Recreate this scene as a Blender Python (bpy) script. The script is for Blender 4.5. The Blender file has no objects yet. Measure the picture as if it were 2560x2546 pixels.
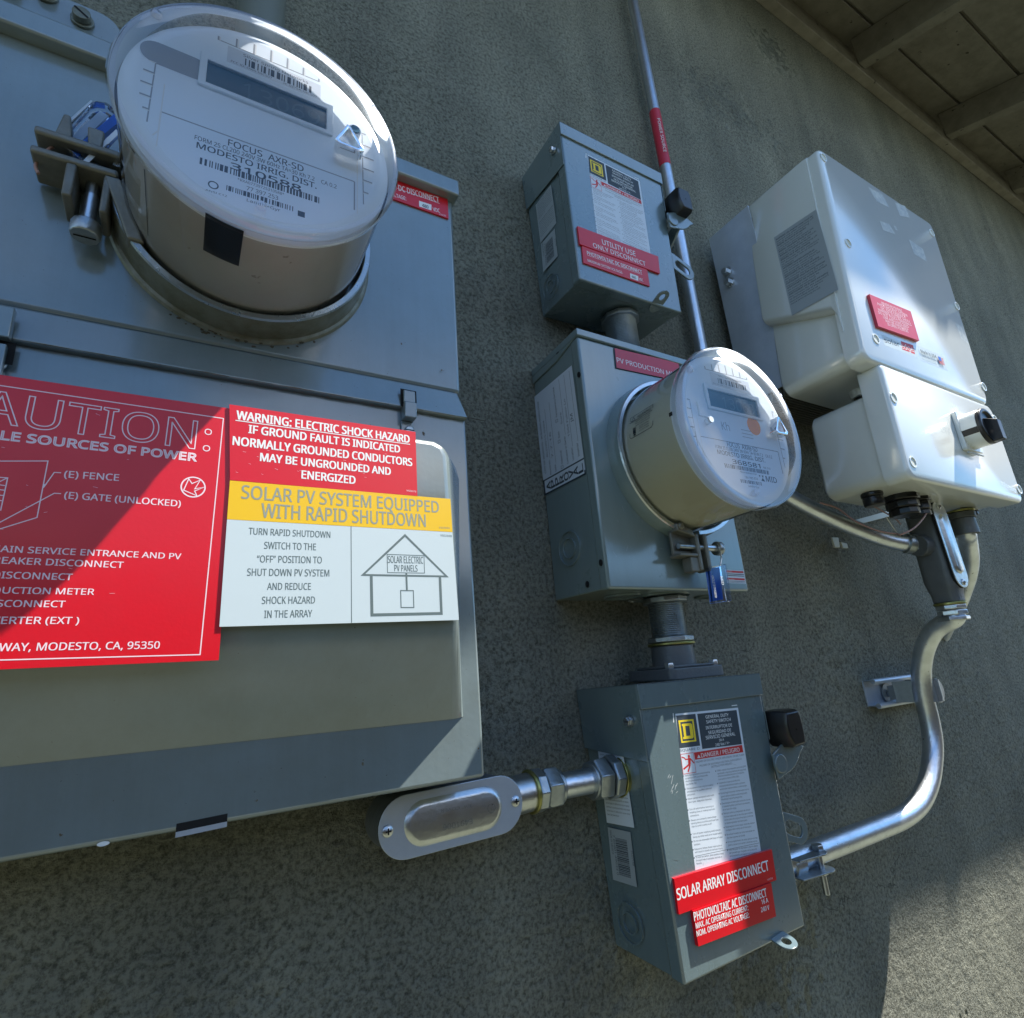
import bpy, bmesh, math, random
from mathutils import Vector, Matrix
random.seed(7)
SC = bpy.context.scene
COL = SC.collection
# ------------------------------------------------------------------ camera
# world: the stucco wall is the plane y = 0, x runs right, z up, the viewer stands at y < 0
RW = [[0.866872815338379, -0.49259063612085996, -0.07672018791269586],
      [0.07734797723444295, 0.2849245755493586, -0.9554241344375584],
      [0.4924924491249109, 0.8222970579140262, 0.2850942582741412]]
CAM = Vector((0, -0.534228, 0))
FPX = 1409.0
cd = bpy.data.cameras.new('camera'); cam = bpy.data.objects.new('camera', cd); COL.objects.link(cam)
cd.sensor_width = 36; cd.lens = FPX / 2560 * 36; cd.clip_start = .02; cd.clip_end = 500
r_, d_, f_ = [Vector(v) for v in RW]
cam.matrix_world = Matrix(((r_.x, -d_.x, -f_.x, CAM.x), (r_.y, -d_.y, -f_.y, CAM.y), (r_.z, -d_.z, -f_.z, CAM.z), (0, 0, 0, 1)))
SC.camera = cam
# ------------------------------------------------------------------ world and sun
SUN = Vector((-.62, .252, -1)).normalized()          # the way the light travels
elev = math.asin(-SUN.z); azim = math.atan2(-SUN.x, -SUN.y)   # azimuth from +y towards +x
w = bpy.data.worlds.new('World'); SC.world = w; w.use_nodes = True
nt = w.node_tree; nt.nodes.clear()
def N(t, **k):
    n = nt.nodes.new(t)
    for a, b in k.items(): setattr(n, a, b)
    return n
sky = N('ShaderNodeTexSky', sky_type='NISHITA', sun_disc=False); sky.sun_elevation = elev; sky.sun_rotation = azim
sky.dust_density = .3; sky.ozone_density = 4.0
bg = N('ShaderNodeBackground'); bg.inputs[1].default_value = .07
out = N('ShaderNodeOutputWorld')
tc = N('ShaderNodeTexCoord'); mp = N('ShaderNodeMapping'); mp.inputs['Scale'].default_value = (1, 1, 2.2); mp.inputs['Location'].default_value = (.35, .1, .2)
nz = N('ShaderNodeTexNoise'); nz.inputs['Scale'].default_value = 2.3; nz.inputs['Detail'].default_value = 7; nz.inputs['Roughness'].default_value = .55
cr = N('ShaderNodeValToRGB'); cr.color_ramp.elements[0].position = .46; cr.color_ramp.elements[1].position = .60
mx = N('ShaderNodeMix', data_type='RGBA'); mx.inputs[7].default_value = (8.5, 8.8, 9.2, 1)
nt.links.new(tc.outputs['Generated'], mp.inputs[0]); nt.links.new(mp.outputs[0], nz.inputs[0]); nt.links.new(nz.outputs[0], cr.inputs[0])
sx = N('ShaderNodeSeparateXYZ'); nt.links.new(tc.outputs['Generated'], sx.inputs[0]); em = N('ShaderNodeMapRange'); em.inputs[1].default_value = .62; em.inputs[2].default_value = .38; em.inputs[3].default_value = .12; em.inputs[4].default_value = 1; nt.links.new(sx.outputs[2], em.inputs[0])
mm = N('ShaderNodeMath', operation='MULTIPLY'); nt.links.new(cr.outputs[0], mm.inputs[0]); nt.links.new(em.outputs[0], mm.inputs[1]); nt.links.new(mm.outputs[0], mx.inputs[0]); wb = N('ShaderNodeMix', data_type='RGBA', blend_type='MULTIPLY'); wb.inputs[0].default_value = 1; wb.inputs[7].default_value = (.62, .98, 1.18, 1); nt.links.new(sky.outputs[0], wb.inputs[6]); nt.links.new(wb.outputs[2], mx.inputs[6]); nt.links.new(mx.outputs[2], bg.inputs[0]); nt.links.new(bg.outputs[0], out.inputs[0])
sl = bpy.data.lights.new('sun', 'SUN'); sl.energy = 5.0; sl.angle = math.radians(.5); sl.color = (1, .95, .86)
so = bpy.data.objects.new('sun', sl); COL.objects.link(so); so.rotation_euler = SUN.to_track_quat('-Z', 'Y').to_euler(); so.location = (3, -2, 5)
SC.view_settings.view_transform = 'Standard'; SC.view_settings.look = 'None'; SC.view_settings.exposure = 1.5; SC.view_settings.gamma = 1
SC.render.engine = 'CYCLES'; SC.cycles.max_bounces = 10; SC.cycles.transparent_max_bounces = 16
SC.render.resolution_x = 1024; SC.render.resolution_y = 1018
# ------------------------------------------------------------------ measuring: photo pixel -> point on a real plane
class Pl:
    """a plane with axes: U right, V up, N towards the viewer"""
    def __init__(s, O, U, V):
        s.O = Vector(O); s.U = Vector(U).normalized(); s.V = (Vector(V) - Vector(V).dot(s.U) * s.U).normalized(); s.N = s.U.cross(s.V)
    def pt(s, a, b, h=0):
        if 0 < h < .00105: h *= .12          # printed layers are only a few hundredths of a millimetre thick
        return s.O + s.U * a + s.V * b + s.N * h
    def px(s, p):
        d = r_ * ((p[0] - 1280) / FPX) + d_ * ((p[1] - 1273) / FPX) + f_
        t = (s.O - CAM).dot(s.N) / d.dot(s.N); q = CAM + d * t - s.O
        return q.dot(s.U), q.dot(s.V)
    def off(s, h): return Pl(s.O + s.N * h, s.U, s.V)
def FY(y): return Pl((0, y, 0), (1, 0, 0), (0, 0, 1))
def at(p, y):
    a, b = FY(y).px(p); return Vector((a, y, b))
def SX(x): return Pl((x, 0, 0), (0, -1, 0), (0, 0, 1))
def Z(ox, oy, s): return lambda x, y: (ox + x * s, oy + y * s)
zD = Z(1400, 1640, .4478); zT = Z(1280, 280, .3123); zM = Z(1320, 800, .4164); zI = Z(1740, 350, .4141); z5 = Z(2000, 850, .2899)
zA6 = Z(400, 0, .31056); zA3 = Z(240, 0, .4684); zMM = Z(1640, 840, .2395); zS = Z(560, 1000, .3209); zC1 = Z(0, 920, .3106); zC2 = Z(0, 1300, .3106)
zL = Z(1640, 1720, .2603); zSide = Z(1460, 1860, .2083); zAp = Z(1320, 900, .2186); zLB = Z(900, 1500, .3644); zCB = Z(2160, 1240, .177)
zRa = Z(1860, 0, .3644); zW = Z(1900, 1720, .2603); zPR = Z(860, 350, .4164); zB = Z(2140, 1640, .1553)
# ------------------------------------------------------------------ materials
MATS = {}
def mat(name, col, rough=.5, metal=0, noise=None, bump=None, coat=0, spec=.5, alpha=None, speck=None):
    """noise=(scale, amount, colour2)  bump=(scale, strength)  speck=(scale, threshold, colour)"""
    if name in MATS: return MATS[name]
    m = bpy.data.materials.new(name); m.use_nodes = True; t = m.node_tree; b = t.nodes['Principled BSDF']; L = t.links.new
    b.inputs['Base Color'].default_value = (*col, 1); b.inputs['Roughness'].default_value = rough; b.inputs['Metallic'].default_value = metal
    b.inputs['Coat Weight'].default_value = coat; b.inputs['Coat Roughness'].default_value = .14; b.inputs['Specular IOR Level'].default_value = spec
    b.inputs['Coat IOR'].default_value = 1.75 if coat >= .6 else 1.5
    tcn = t.nodes.new('ShaderNodeTexCoord')
    src = None
    if noise:
        n = t.nodes.new('ShaderNodeTexNoise'); n.inputs['Scale'].default_value = noise[0]; n.inputs['Detail'].default_value = 8; n.inputs['Roughness'].default_value = .65
        L(tcn.outputs['Object'], n.inputs[0]); mxn = t.nodes.new('ShaderNodeMix'); mxn.data_type = 'RGBA'
        cr = t.nodes.new('ShaderNodeValToRGB'); cr.color_ramp.elements[0].position = .38; cr.color_ramp.elements[1].position = .68
        cr.color_ramp.elements[1].color = (noise[1],) * 3 + (1,); cr.color_ramp.elements[0].color = (0, 0, 0, 1)
        L(n.outputs[0], cr.inputs[0]); L(cr.outputs[0], mxn.inputs[0]); mxn.inputs[6].default_value = (*col, 1); mxn.inputs[7].default_value = (*noise[2], 1)
        L(mxn.outputs[2], b.inputs['Base Color']); src = mxn.outputs[2]
        rr = t.nodes.new('ShaderNodeMapRange'); rr.inputs[3].default_value = max(0.02, rough - .09); rr.inputs[4].default_value = rough + .12
        L(n.outputs[0], rr.inputs[0]); L(rr.outputs[0], b.inputs['Roughness'])
    if coat >= 1 and src:
        mp_ = t.nodes.new('ShaderNodeMapping'); mp_.inputs['Scale'].default_value = (70, 70, 5); L(tcn.outputs['Object'], mp_.inputs[0]); sn = t.nodes.new('ShaderNodeTexNoise'); sn.inputs['Scale'].default_value = 1; sn.inputs['Detail'].default_value = 7; sn.inputs['Roughness'].default_value = .7; L(mp_.outputs[0], sn.inputs[0])
        sc_ = t.nodes.new('ShaderNodeValToRGB'); sc_.color_ramp.elements[0].position = .32; sc_.color_ramp.elements[0].color = (.93, .93, .92, 1); sc_.color_ramp.elements[1].position = .70; sc_.color_ramp.elements[1].color = (1.03, 1.03, 1.02, 1); L(sn.outputs[0], sc_.inputs[0])
        mm_ = t.nodes.new('ShaderNodeMix'); mm_.data_type = 'RGBA'; mm_.blend_type = 'MULTIPLY'; mm_.inputs[0].default_value = 1; L(src, mm_.inputs[6]); L(sc_.outputs[0], mm_.inputs[7]); L(mm_.outputs[2], b.inputs['Base Color']); src = mm_.outputs[2]
    if speck:
        v = t.nodes.new('ShaderNodeTexNoise'); v.inputs['Scale'].default_value = speck[0]; v.inputs['Detail'].default_value = 3
        L(tcn.outputs['Object'], v.inputs[0]); c2 = t.nodes.new('ShaderNodeValToRGB'); c2.color_ramp.elements[0].position = speck[1]; c2.color_ramp.elements[1].position = speck[1] + .03
        L(v.outputs[0], c2.inputs[0]); m2 = t.nodes.new('ShaderNodeMix'); m2.data_type = 'RGBA'; L(c2.outputs[0], m2.inputs[0])
        if src: L(src, m2.inputs[6])
        else: m2.inputs[6].default_value = (*col, 1)
        m2.inputs[7].default_value = (*speck[2], 1); L(m2.outputs[2], b.inputs['Base Color'])
    if bump:
        n = t.nodes.new('ShaderNodeTexNoise'); n.inputs['Scale'].default_value = bump[0]; n.inputs['Detail'].default_value = 4
        L(tcn.outputs['Object'], n.inputs[0]); bp = t.nodes.new('ShaderNodeBump'); bp.inputs['Strength'].default_value = bump[1]; bp.inputs['Distance'].default_value = .001
        L(n.outputs[0], bp.inputs['Height']); L(bp.outputs[0], b.inputs['Normal'])
    MATS[name] = m; return m
def clearmat(name, tint, rough=.03, refl=1.0, ior=1.45):
    if name in MATS: return MATS[name]
    m = bpy.data.materials.new(name); m.use_nodes = True; t = m.node_tree; t.nodes.clear(); L = t.links.new
    tr = t.nodes.new('ShaderNodeBsdfTransparent'); tr.inputs[0].default_value = (*tint, 1)
    gl = t.nodes.new('ShaderNodeBsdfGlossy'); gl.inputs['Roughness'].default_value = rough; gl.inputs[0].default_value = (refl, refl, refl, 1)
    fr = t.nodes.new('ShaderNodeFresnel'); fr.inputs[0].default_value = ior
    ms = t.nodes.new('ShaderNodeMixShader'); o = t.nodes.new('ShaderNodeOutputMaterial')
    n = t.nodes.new('ShaderNodeTexNoise'); n.inputs['Scale'].default_value = 60; tcn = t.nodes.new('ShaderNodeTexCoord'); L(tcn.outputs['Object'], n.inputs[0])
    bp = t.nodes.new('ShaderNodeBump'); bp.inputs['Strength'].default_value = .06; bp.inputs['Distance'].default_value = .001; L(n.outputs[0], bp.inputs['Height'])
    L(bp.outputs[0], gl.inputs['Normal']); L(fr.outputs[0], ms.inputs[0]); L(tr.outputs[0], ms.inputs[1]); L(gl.outputs[0], ms.inputs[2]); L(ms.outputs[0], o.inputs[0])
    MATS[name] = m; return m
def stucco():
    m = bpy.data.materials.new('olive_stucco'); m.use_nodes = True; t = m.node_tree; b = t.nodes['Principled BSDF']; L = t.links.new
    tcn = t.nodes.new('ShaderNodeTexCoord')
    def noise(sc, det, ro=.6):
        n = t.nodes.new('ShaderNodeTexNoise'); n.inputs['Scale'].default_value = sc; n.inputs['Detail'].default_value = det; n.inputs['Roughness'].default_value = ro
        L(tcn.outputs['Object'], n.inputs[0]); return n.outputs[0]
    def math_(op, a, bv, c=None):
        n = t.nodes.new('ShaderNodeMath'); n.operation = op
        for i, v in enumerate((a, bv, c)):
            if v is None: continue
            if isinstance(v, (int, float)): n.inputs[i].default_value = v
            else: L(v, n.inputs[i])
        return n.outputs[0]
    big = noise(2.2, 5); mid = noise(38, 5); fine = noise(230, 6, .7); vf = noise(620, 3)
    vo = t.nodes.new('ShaderNodeTexVoronoi'); vo.feature = 'DISTANCE_TO_EDGE'; vo.inputs['Scale'].default_value = 105
    wv = t.nodes.new('ShaderNodeMix'); wv.data_type = 'RGBA'; wv.inputs[0].default_value = .06
    nv = t.nodes.new('ShaderNodeTexNoise'); nv.inputs['Scale'].default_value = 70; nv.inputs['Detail'].default_value = 4; L(tcn.outputs['Object'], nv.inputs[0])
    L(tcn.outputs['Object'], wv.inputs[6]); L(nv.outputs['Color'], wv.inputs[7]); L(wv.outputs[2], vo.inputs['Vector'])
    cells = math_('MINIMUM', vo.outputs['Distance'], .16)
    # the pebbly float finish is rough in some areas and smeared in others
    patch = t.nodes.new('ShaderNodeMapRange'); L(noise(6, 3), patch.inputs[0]); patch.inputs[1].default_value = .38; patch.inputs[2].default_value = .62
    h = math_('MULTIPLY_ADD', cells, .6, math_('MULTIPLY', fine, 2.2))
    h = math_('MULTIPLY', h, math_('MULTIPLY_ADD', patch.outputs[0], .45, .65))
    h = math_('MULTIPLY_ADD', mid, 1.1, h); h = math_('MULTIPLY_ADD', vf, .35, h)
    bp = t.nodes.new('ShaderNodeBump'); bp.inputs['Strength'].default_value = 1; bp.inputs['Distance'].default_value = .0035; L(h, bp.inputs['Height']); L(bp.outputs[0], b.inputs['Normal'])
    c1 = t.nodes.new('ShaderNodeValToRGB'); e = c1.color_ramp.elements; e[0].position = .3; e[0].color = (.235, .245, .21, 1); e[1].position = .7; e[1].color = (.33, .335, .285, 1)
    L(big, c1.inputs[0])
    mx = t.nodes.new('ShaderNodeMix'); mx.data_type = 'RGBA'; mx.blend_type = 'MULTIPLY'; mx.inputs[0].default_value = 1
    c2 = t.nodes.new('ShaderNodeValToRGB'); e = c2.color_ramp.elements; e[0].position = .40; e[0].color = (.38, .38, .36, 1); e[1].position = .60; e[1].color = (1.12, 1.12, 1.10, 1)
    pit_shade = math_('MULTIPLY_ADD', fine, .85, math_('MULTIPLY', vf, .22)); L(math_('MULTIPLY', pit_shade, 1.0), c2.inputs[0]); L(c1.outputs[0], mx.inputs[6]); L(c2.outputs[0], mx.inputs[7])  # painted pit shade: low grain darkened and high grain lightened in the colour
    # hairline cracks, only here and there
    v2 = t.nodes.new('ShaderNodeTexVoronoi'); v2.feature = 'DISTANCE_TO_EDGE'; v2.inputs['Scale'].default_value = 2.6; w2 = t.nodes.new('ShaderNodeMix'); w2.data_type = 'RGBA'; w2.inputs[0].default_value = .10
    n2 = t.nodes.new('ShaderNodeTexNoise'); n2.inputs['Scale'].default_value = 9; n2.inputs['Detail'].default_value = 6; L(tcn.outputs['Object'], n2.inputs[0]); L(tcn.outputs['Object'], w2.inputs[6]); L(n2.outputs['Color'], w2.inputs[7]); L(w2.outputs[2], v2.inputs['Vector'])
    thin = math_('LESS_THAN', v2.outputs['Distance'], .0011); msk = math_('GREATER_THAN', noise(3.1, 2), .60); ck = math_('MULTIPLY', math_('MULTIPLY', thin, msk), .5)
    m3 = t.nodes.new('ShaderNodeMix'); m3.data_type = 'RGBA'; L(ck, m3.inputs[0]); L(mx.outputs[2], m3.inputs[6]); m3.inputs[7].default_value = (.02, .02, .017, 1)
    # dust and rain stains, long in the vertical
    ms = t.nodes.new('ShaderNodeMapping'); ms.inputs['Scale'].default_value = (7, 1, 1.1); L(tcn.outputs['Object'], ms.inputs[0]); n4 = t.nodes.new('ShaderNodeTexNoise'); n4.inputs['Scale'].default_value = 1.6; n4.inputs['Detail'].default_value = 6; L(ms.outputs[0], n4.inputs[0])
    c4 = t.nodes.new('ShaderNodeValToRGB'); e = c4.color_ramp.elements; e[0].position = .35; e[0].color = (.80, .80, .78, 1); e[1].position = .68; e[1].color = (1.08, 1.07, 1.02, 1); L(n4.outputs[0], c4.inputs[0])
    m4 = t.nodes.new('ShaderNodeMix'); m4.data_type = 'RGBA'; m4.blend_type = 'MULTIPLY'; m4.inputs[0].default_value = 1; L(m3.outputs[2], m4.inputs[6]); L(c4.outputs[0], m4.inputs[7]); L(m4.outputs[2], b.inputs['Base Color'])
    b.inputs['Roughness'].default_value = .85; b.inputs['Specular IOR Level'].default_value = .25
    MATS['olive_stucco'] = m; return m
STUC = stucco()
GREY = mat('weathered_grey_paint', (.175, .225, .24), .30, 0, (7, .8, (.135, .165, .16)), (260, .12), coat=1, speck=(420, .74, (.07, .065, .05)))
GREYD = mat('new_grey_enamel', (.115, .165, .18), .26, 0, (14, .25, (.10, .145, .145)), (320, .08), coat=1)
GREYM = mat('meter_box_enamel', (.17, .23, .235), .29, 0, (12, .25, (.145, .205, .195)), (320, .08), coat=1)
GRIME = mat('grime', (.045, .04, .022), .8, 0, (90, .8, (.10, .085, .05)))
RUSTG = mat('dirty_ring_metal', (.20, .21, .17), .42, .35, (60, .8, (.11, .105, .06)), (200, .3))
STEEL = mat('galvanised_steel', (.64, .67, .70), .30, 1, (60, .7, (.46, .49, .51)), (220, .25))
GALV = mat('galvanised_pipe', (.74, .79, .86), .34, 1, (45, .8, (.58, .62, .66)), (260, .3), speck=(240, .70, (.25, .26, .26)))
ALU = mat('brushed_aluminium', (.58, .64, .72), .38, .6, (25, .4, (.38, .44, .52)), (300, .1))
ZINC = mat('zinc_casting', (.42, .46, .48), .35, .9, (60, .6, (.28, .31, .32)), (260, .35))
CLAMPM = mat('dull_clamp_metal', (.20, .20, .175), .5, .55, (80, .6, (.13, .125, .1)), (260, .3))
DARKCAST = mat('grey_cast_fitting', (.12, .13, .135), .42, .2, (70, .4, (.09, .1, .1)), (320, .4))
BRASS = mat('yellow_passivated_steel', (.42, .38, .14), .35, .9, (120, .6, (.2, .25, .08)))
BLACK = mat('black_plastic', (.012, .012, .013), .28)
BLACKV = mat('black_void', (.006, .006, .006), .9)
RED = mat('red_sign_plastic', (.60, .003, .012), .32, 0, (30, .3, (.50, .004, .012)), (500, .05), coat=.15)
REDF = mat('faded_red_sign_plastic', (.52, .03, .06), .34, 0, (40, .3, (.47, .05, .08)))
WHITE = mat('white_sign_plastic', (.52, .60, .62), .4, 0, (20, .3, (.47, .55, .57)))
YEL = mat('yellow_sign_plastic', (.76, .46, .0), .42, 0, (25, .3, (.70, .43, .01)))
INKW = mat('white_lettering', (.74, .76, .75), .5)
INKP = mat('pale_engraving', (.78, .62, .66), .5)
INKG = mat('grey_engraving', (.10, .14, .14), .55)
INKGY = mat('grey_green_engraving', (.26, .28, .22), .55)
INKB = mat('dark_print', (.03, .045, .06), .6)
INKR = mat('red_print', (.55, .02, .02), .5)
INKY = mat('yellow_print', (.80, .60, .02), .5)
LABEL = mat('white_label', (.60, .66, .72), .38, 0, (60, .15, (.56, .61, .66)))
SILV = mat('silver_label', (.42, .47, .50), .35, .3)
CREAM = mat('cream_enamel', (.72, .75, .72), .30, 0, (7, .4, (.65, .67, .62)), (500, .05), coat=.9, speck=(300, .79, (.2, .18, .12)))
HOUS = mat('meter_housing_plastic', (.43, .44, .46), .4, 0, (14, .6, (.35, .355, .365)), speck=(90, .70, (.24, .23, .22)))
HOUSM = mat('pale_meter_housing_plastic', (.60, .60, .50), .42, 0, (10, .3, (.54, .54, .45)))
FACE = mat('meter_face_plastic', (.76, .84, .90), .42)
FACED = mat('meter_face_shade_grey', (.30, .33, .36), .5)
LCD = mat('lcd_glass', (.055, .115, .16), .15)
LCDS = mat('lcd_segments', (.065, .135, .18), .3)
CLR = clearmat('clear_polycarbonate', (.975, .975, .985), .025, 1.0, 1.5)
CLRR = clearmat('clear_polycarbonate_rim', (.93, .925, .96), .05, 1.0, 1.8)
TAGC = clearmat('clear_tag_plastic', (.85, .9, .97), .08)
BLUE = mat('blue_seal_plastic', (.01, .12, .55), .3)
ORNG = mat('orange_sticker', (.95, .33, .03), .5)
COPP = mat('pinkish_copper_wire', (.36, .21, .17), .5, .2)
WOOD = mat('eave_paint', (.25, .235, .19), .75, 0, (22, .9, (.17, .155, .12)), (70, .8), speck=(38, .70, (.05, .045, .03)))
PIPEG = mat('painted_mast_pipe', (.14, .155, .13), .5, 0, (12, .4, (.11, .12, .1)))
CONC = mat('yard_ground', (.10, .105, .07), .85, 0, (3, .8, (.06, .07, .045)), (40, .6))
# ------------------------------------------------------------------ mesh builder
def smooth(me, ang=35):
    for p in me.polygons: p.use_smooth = True
    me.set_sharp_from_angle(angle=math.radians(ang))
_txt = {}
try: FONT = bpy.data.fonts.load(bpy.utils.resource_path('LOCAL') + '/datafiles/fonts/NotoSansHebrew-Regular.woff2')     # Blender's own bundled sans serif
except Exception: FONT = None
def glyphs(s, bold=0, fill=True, extr=0, spacing=1.0):
    k = (s, bold, fill, extr, spacing)
    if k not in _txt:
        c = bpy.data.curves.new('t', 'FONT'); c.body = s; c.size = 1; c.resolution_u = 3 if fill else 5; c.extrude = extr; c.space_character = spacing
        if FONT: c.font = FONT
        if not fill: c.fill_mode = 'NONE'
        o = bpy.data.objects.new('t', c); me = bpy.data.meshes.new_from_object(o)
        v = [x.co.copy() for x in me.vertices]; f = [tuple(p.vertices) for p in me.polygons]; e = [tuple(x.vertices) for x in me.edges]
        bpy.data.objects.remove(o); bpy.data.curves.remove(c); bpy.data.meshes.remove(me); _txt[k] = (v, f, e)
    return _txt[k]
CAP = max(v.y for v in glyphs('H')[0])
def twidth(s, bold=0, spacing=1.0):
    v = glyphs(s, bold, True, 0, spacing)[0]; return max(p.x for p in v) if v else 0
def tmin(s, bold=0): v = glyphs(s, bold)[0]; return min(p.x for p in v)
class MB:
    def __init__(s): s.v = []; s.f = []; s.m = []; s.mats = []; s.hc = 0
    def mi(s, m):
        if m not in s.mats: s.mats.append(m)
        return s.mats.index(m)
    def add(s, vs, fs, m):
        o = len(s.v); i = s.mi(m); s.v += [Vector(v) for v in vs]
        for f in fs: s.f.append(tuple(o + j for j in f)); s.m.append(i)
    def hexa(s, fr, bk, m):          # front TL,TR,BR,BL and back the same
        s.add(list(fr) + list(bk), [(0, 3, 2, 1), (4, 5, 6, 7), (0, 1, 5, 4), (1, 2, 6, 5), (2, 3, 7, 6), (3, 0, 4, 7)], m)
    def box(s, x0, x1, y0, y1, z0, z1, m):
        s.hexa([(x0, y0, z1), (x1, y0, z1), (x1, y0, z0), (x0, y0, z0)], [(x0, y1, z1), (x1, y1, z1), (x1, y1, z0), (x0, y1, z0)], m)
    def poly(s, pl, pts, m, h0=0, h1=None):
        n = len(pts); a = [pl.pt(*p, h0) for p in pts]
        ar = sum(pts[i][0] * pts[(i + 1) % n][1] - pts[(i + 1) % n][0] * pts[i][1] for i in range(n))
        if ar < 0: pts = pts[::-1]; a = a[::-1]
        if h1 is None: s.add(a, [tuple(range(n))], m)
        else:
            b = [pl.pt(*p, h1) for p in pts]
            s.add(a + b, [tuple(range(n, 2 * n)), tuple(range(n - 1, -1, -1))] + [(i, (i + 1) % n, n + (i + 1) % n, n + i) for i in range(n)], m)
    def ringpoly(s, pl, outer, inner, m, h0, h1):
        n = len(outer); V = [pl.pt(*p, h0) for p in outer] + [pl.pt(*p, h0) for p in inner] + [pl.pt(*p, h1) for p in outer] + [pl.pt(*p, h1) for p in inner]
        F = []
        for i in range(n):
            j = (i + 1) % n
            F += [(2 * n + i, 2 * n + j, 3 * n + j, 3 * n + i), (i, n + i, n + j, j), (i, j, 2 * n + j, 2 * n + i), (n + j, n + i, 3 * n + i, 3 * n + j)]
        s.add(V, F, m)
    def rect(s, pl, a0, b0, a1, b1, m, h0=0, h1=None): s.poly(pl, [(a0, b0), (a1, b0), (a1, b1), (a0, b1)], m, h0, h1)
    def frame(s, pl, a0, b0, a1, b1, w, m, h=0):
        for r in ((a0, b0, a1, b0 + w), (a0, b1 - w, a1, b1), (a0, b0 + w, a0 + w, b1 - w), (a1 - w, b0 + w, a1, b1 - w)): s.rect(pl, *r, m, h)
    def line(s, pl, p, q, w, m, h=0):
        s.hc = (s.hc + 1) % 24; h += s.hc * 4e-6; d = Vector((q[0] - p[0], q[1] - p[1])); n = Vector((-d.y, d.x)).normalized() * w / 2; e = d.normalized() * w * .3
        s.poly(pl, [(p[0] - e.x - n.x, p[1] - e.y - n.y), (q[0] + e.x - n.x, q[1] + e.y - n.y), (q[0] + e.x + n.x, q[1] + e.y + n.y), (p[0] - e.x + n.x, p[1] - e.y + n.y)], m, h)
    def pline(s, pl, pts, w, m, h=0, close=False):
        P = [Vector((p[0], p[1])) for p in pts]; Q = [P[0]]
        for p in P[1:]:
            if (p - Q[-1]).length > 1e-5: Q.append(p)
        if close and (Q[0] - Q[-1]).length < 1e-5: Q.pop()
        P = Q; n = len(P)
        if n < 2: return
        if not close and (P[0] - P[-1]).length < 1e-5: P.pop(); n -= 1; close = True
        s.hc = (s.hc + 1) % 24; h += s.hc * 4e-6; A = []; B = []
        for i in range(n):
            d0 = (P[i] - P[i - 1]).normalized() if (i or close) else None; d1 = (P[(i + 1) % n] - P[i]).normalized() if (i < n - 1 or close) else None
            d0 = d0 or d1; d1 = d1 or d0; n0 = Vector((-d0.y, d0.x)); n1 = Vector((-d1.y, d1.x)); t = n0 + n1
            t = n0 if t.length < .1 else t.normalized(); k = min(1 / max(t.dot(n0), .3), 2.2) * w / 2; A.append(P[i] + t * k); B.append(P[i] - t * k)
        V = [pl.pt(p.x, p.y, h) for p in B] + [pl.pt(p.x, p.y, h) for p in A]
        s.add(V, [(i, (i + 1) % n, n + (i + 1) % n, n + i) for i in range(n if close else n - 1)], m)
    def disc(s, pl, c, r, m, h0=0, h1=None, n=32, ry=None):
        ry = ry or r; s.poly(pl, [(c[0] + r * math.cos(2 * math.pi * i / n), c[1] + ry * math.sin(2 * math.pi * i / n)) for i in range(n)], m, h0, h1)
    def annulus(s, pl, c, r0, r1, m, h0, h1, n=40):
        g = lambda r: [(c[0] + r * math.cos(2 * math.pi * i / n), c[1] + r * math.sin(2 * math.pi * i / n)) for i in range(n)]
        s.ringpoly(pl, g(r1), g(r0), m, h0, h1)
    def cyl(s, p, q, r, m, n=32, r2=None, cap=True):
        p = Vector(p); q = Vector(q); d = (q - p).normalized(); u = d.orthogonal().normalized(); v = d.cross(u); r2 = r if r2 is None else r2
        A = [p + (u * math.cos(2 * math.pi * i / n) + v * math.sin(2 * math.pi * i / n)) * r for i in range(n)]
        B = [q + (u * math.cos(2 * math.pi * i / n) + v * math.sin(2 * math.pi * i / n)) * r2 for i in range(n)]
        F = [(i, (i + 1) % n, n + (i + 1) % n, n + i) for i in range(n)]
        if cap: F += [tuple(range(n - 1, -1, -1)), tuple(range(n, 2 * n))]
        s.add(A + B, F, m)
    def lathe(s, o, axis, prof, m, n=96, a0=0, a1=None, closed=False):   # prof: (radius, distance along axis)
        o = Vector(o); d = Vector(axis).normalized(); u = Vector((1, 0, 0)) if abs(d.x) < .9 else Vector((0, 1, 0)); u = (u - u.dot(d) * d).normalized(); v = d.cross(u)
        full = a1 is None; a1 = a0 + 2 * math.pi if full else a1; k = n if full else n + 1; V = []
        for i in range(k):
            a = a0 + (a1 - a0) * i / n
            for r, h in prof: V.append(o + d * h + (u * math.cos(a) + v * math.sin(a)) * r)
        L = len(prof); F = []
        for i in range(n):
            j = (i + 1) % k
            for q in range(L if closed else L - 1): F.append((i * L + q, j * L + q, j * L + (q + 1) % L, i * L + (q + 1) % L))
        if not full and closed: F += [tuple(range(L - 1, -1, -1)), tuple((k - 1) * L + q for q in range(L))]
        s.add(V, F, m)
    def tube(s, pts, r, m, n=24, sub=10, thread=None, flat=False):
        P = [Vector(p) for p in pts]
        if not flat and len(P) > 2:
            Q = [P[0] * 2 - P[1]] + P + [P[-1] * 2 - P[-2]]; R = []
            for i in range(1, len(Q) - 2):
                for k in range(sub):
                    t = k / sub; a, b, c, d = Q[i - 1:i + 3]
                    R.append(.5 * ((2 * b) + (c - a) * t + (2 * a - 5 * b + 4 * c - d) * t * t + (3 * b - a - 3 * c + d) * t ** 3))
            P = R + [P[-1]]
        T = [(P[min(i + 1, len(P) - 1)] - P[max(i - 1, 0)]).normalized() for i in range(len(P))]
        u = T[0].orthogonal().normalized(); V = []
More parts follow.
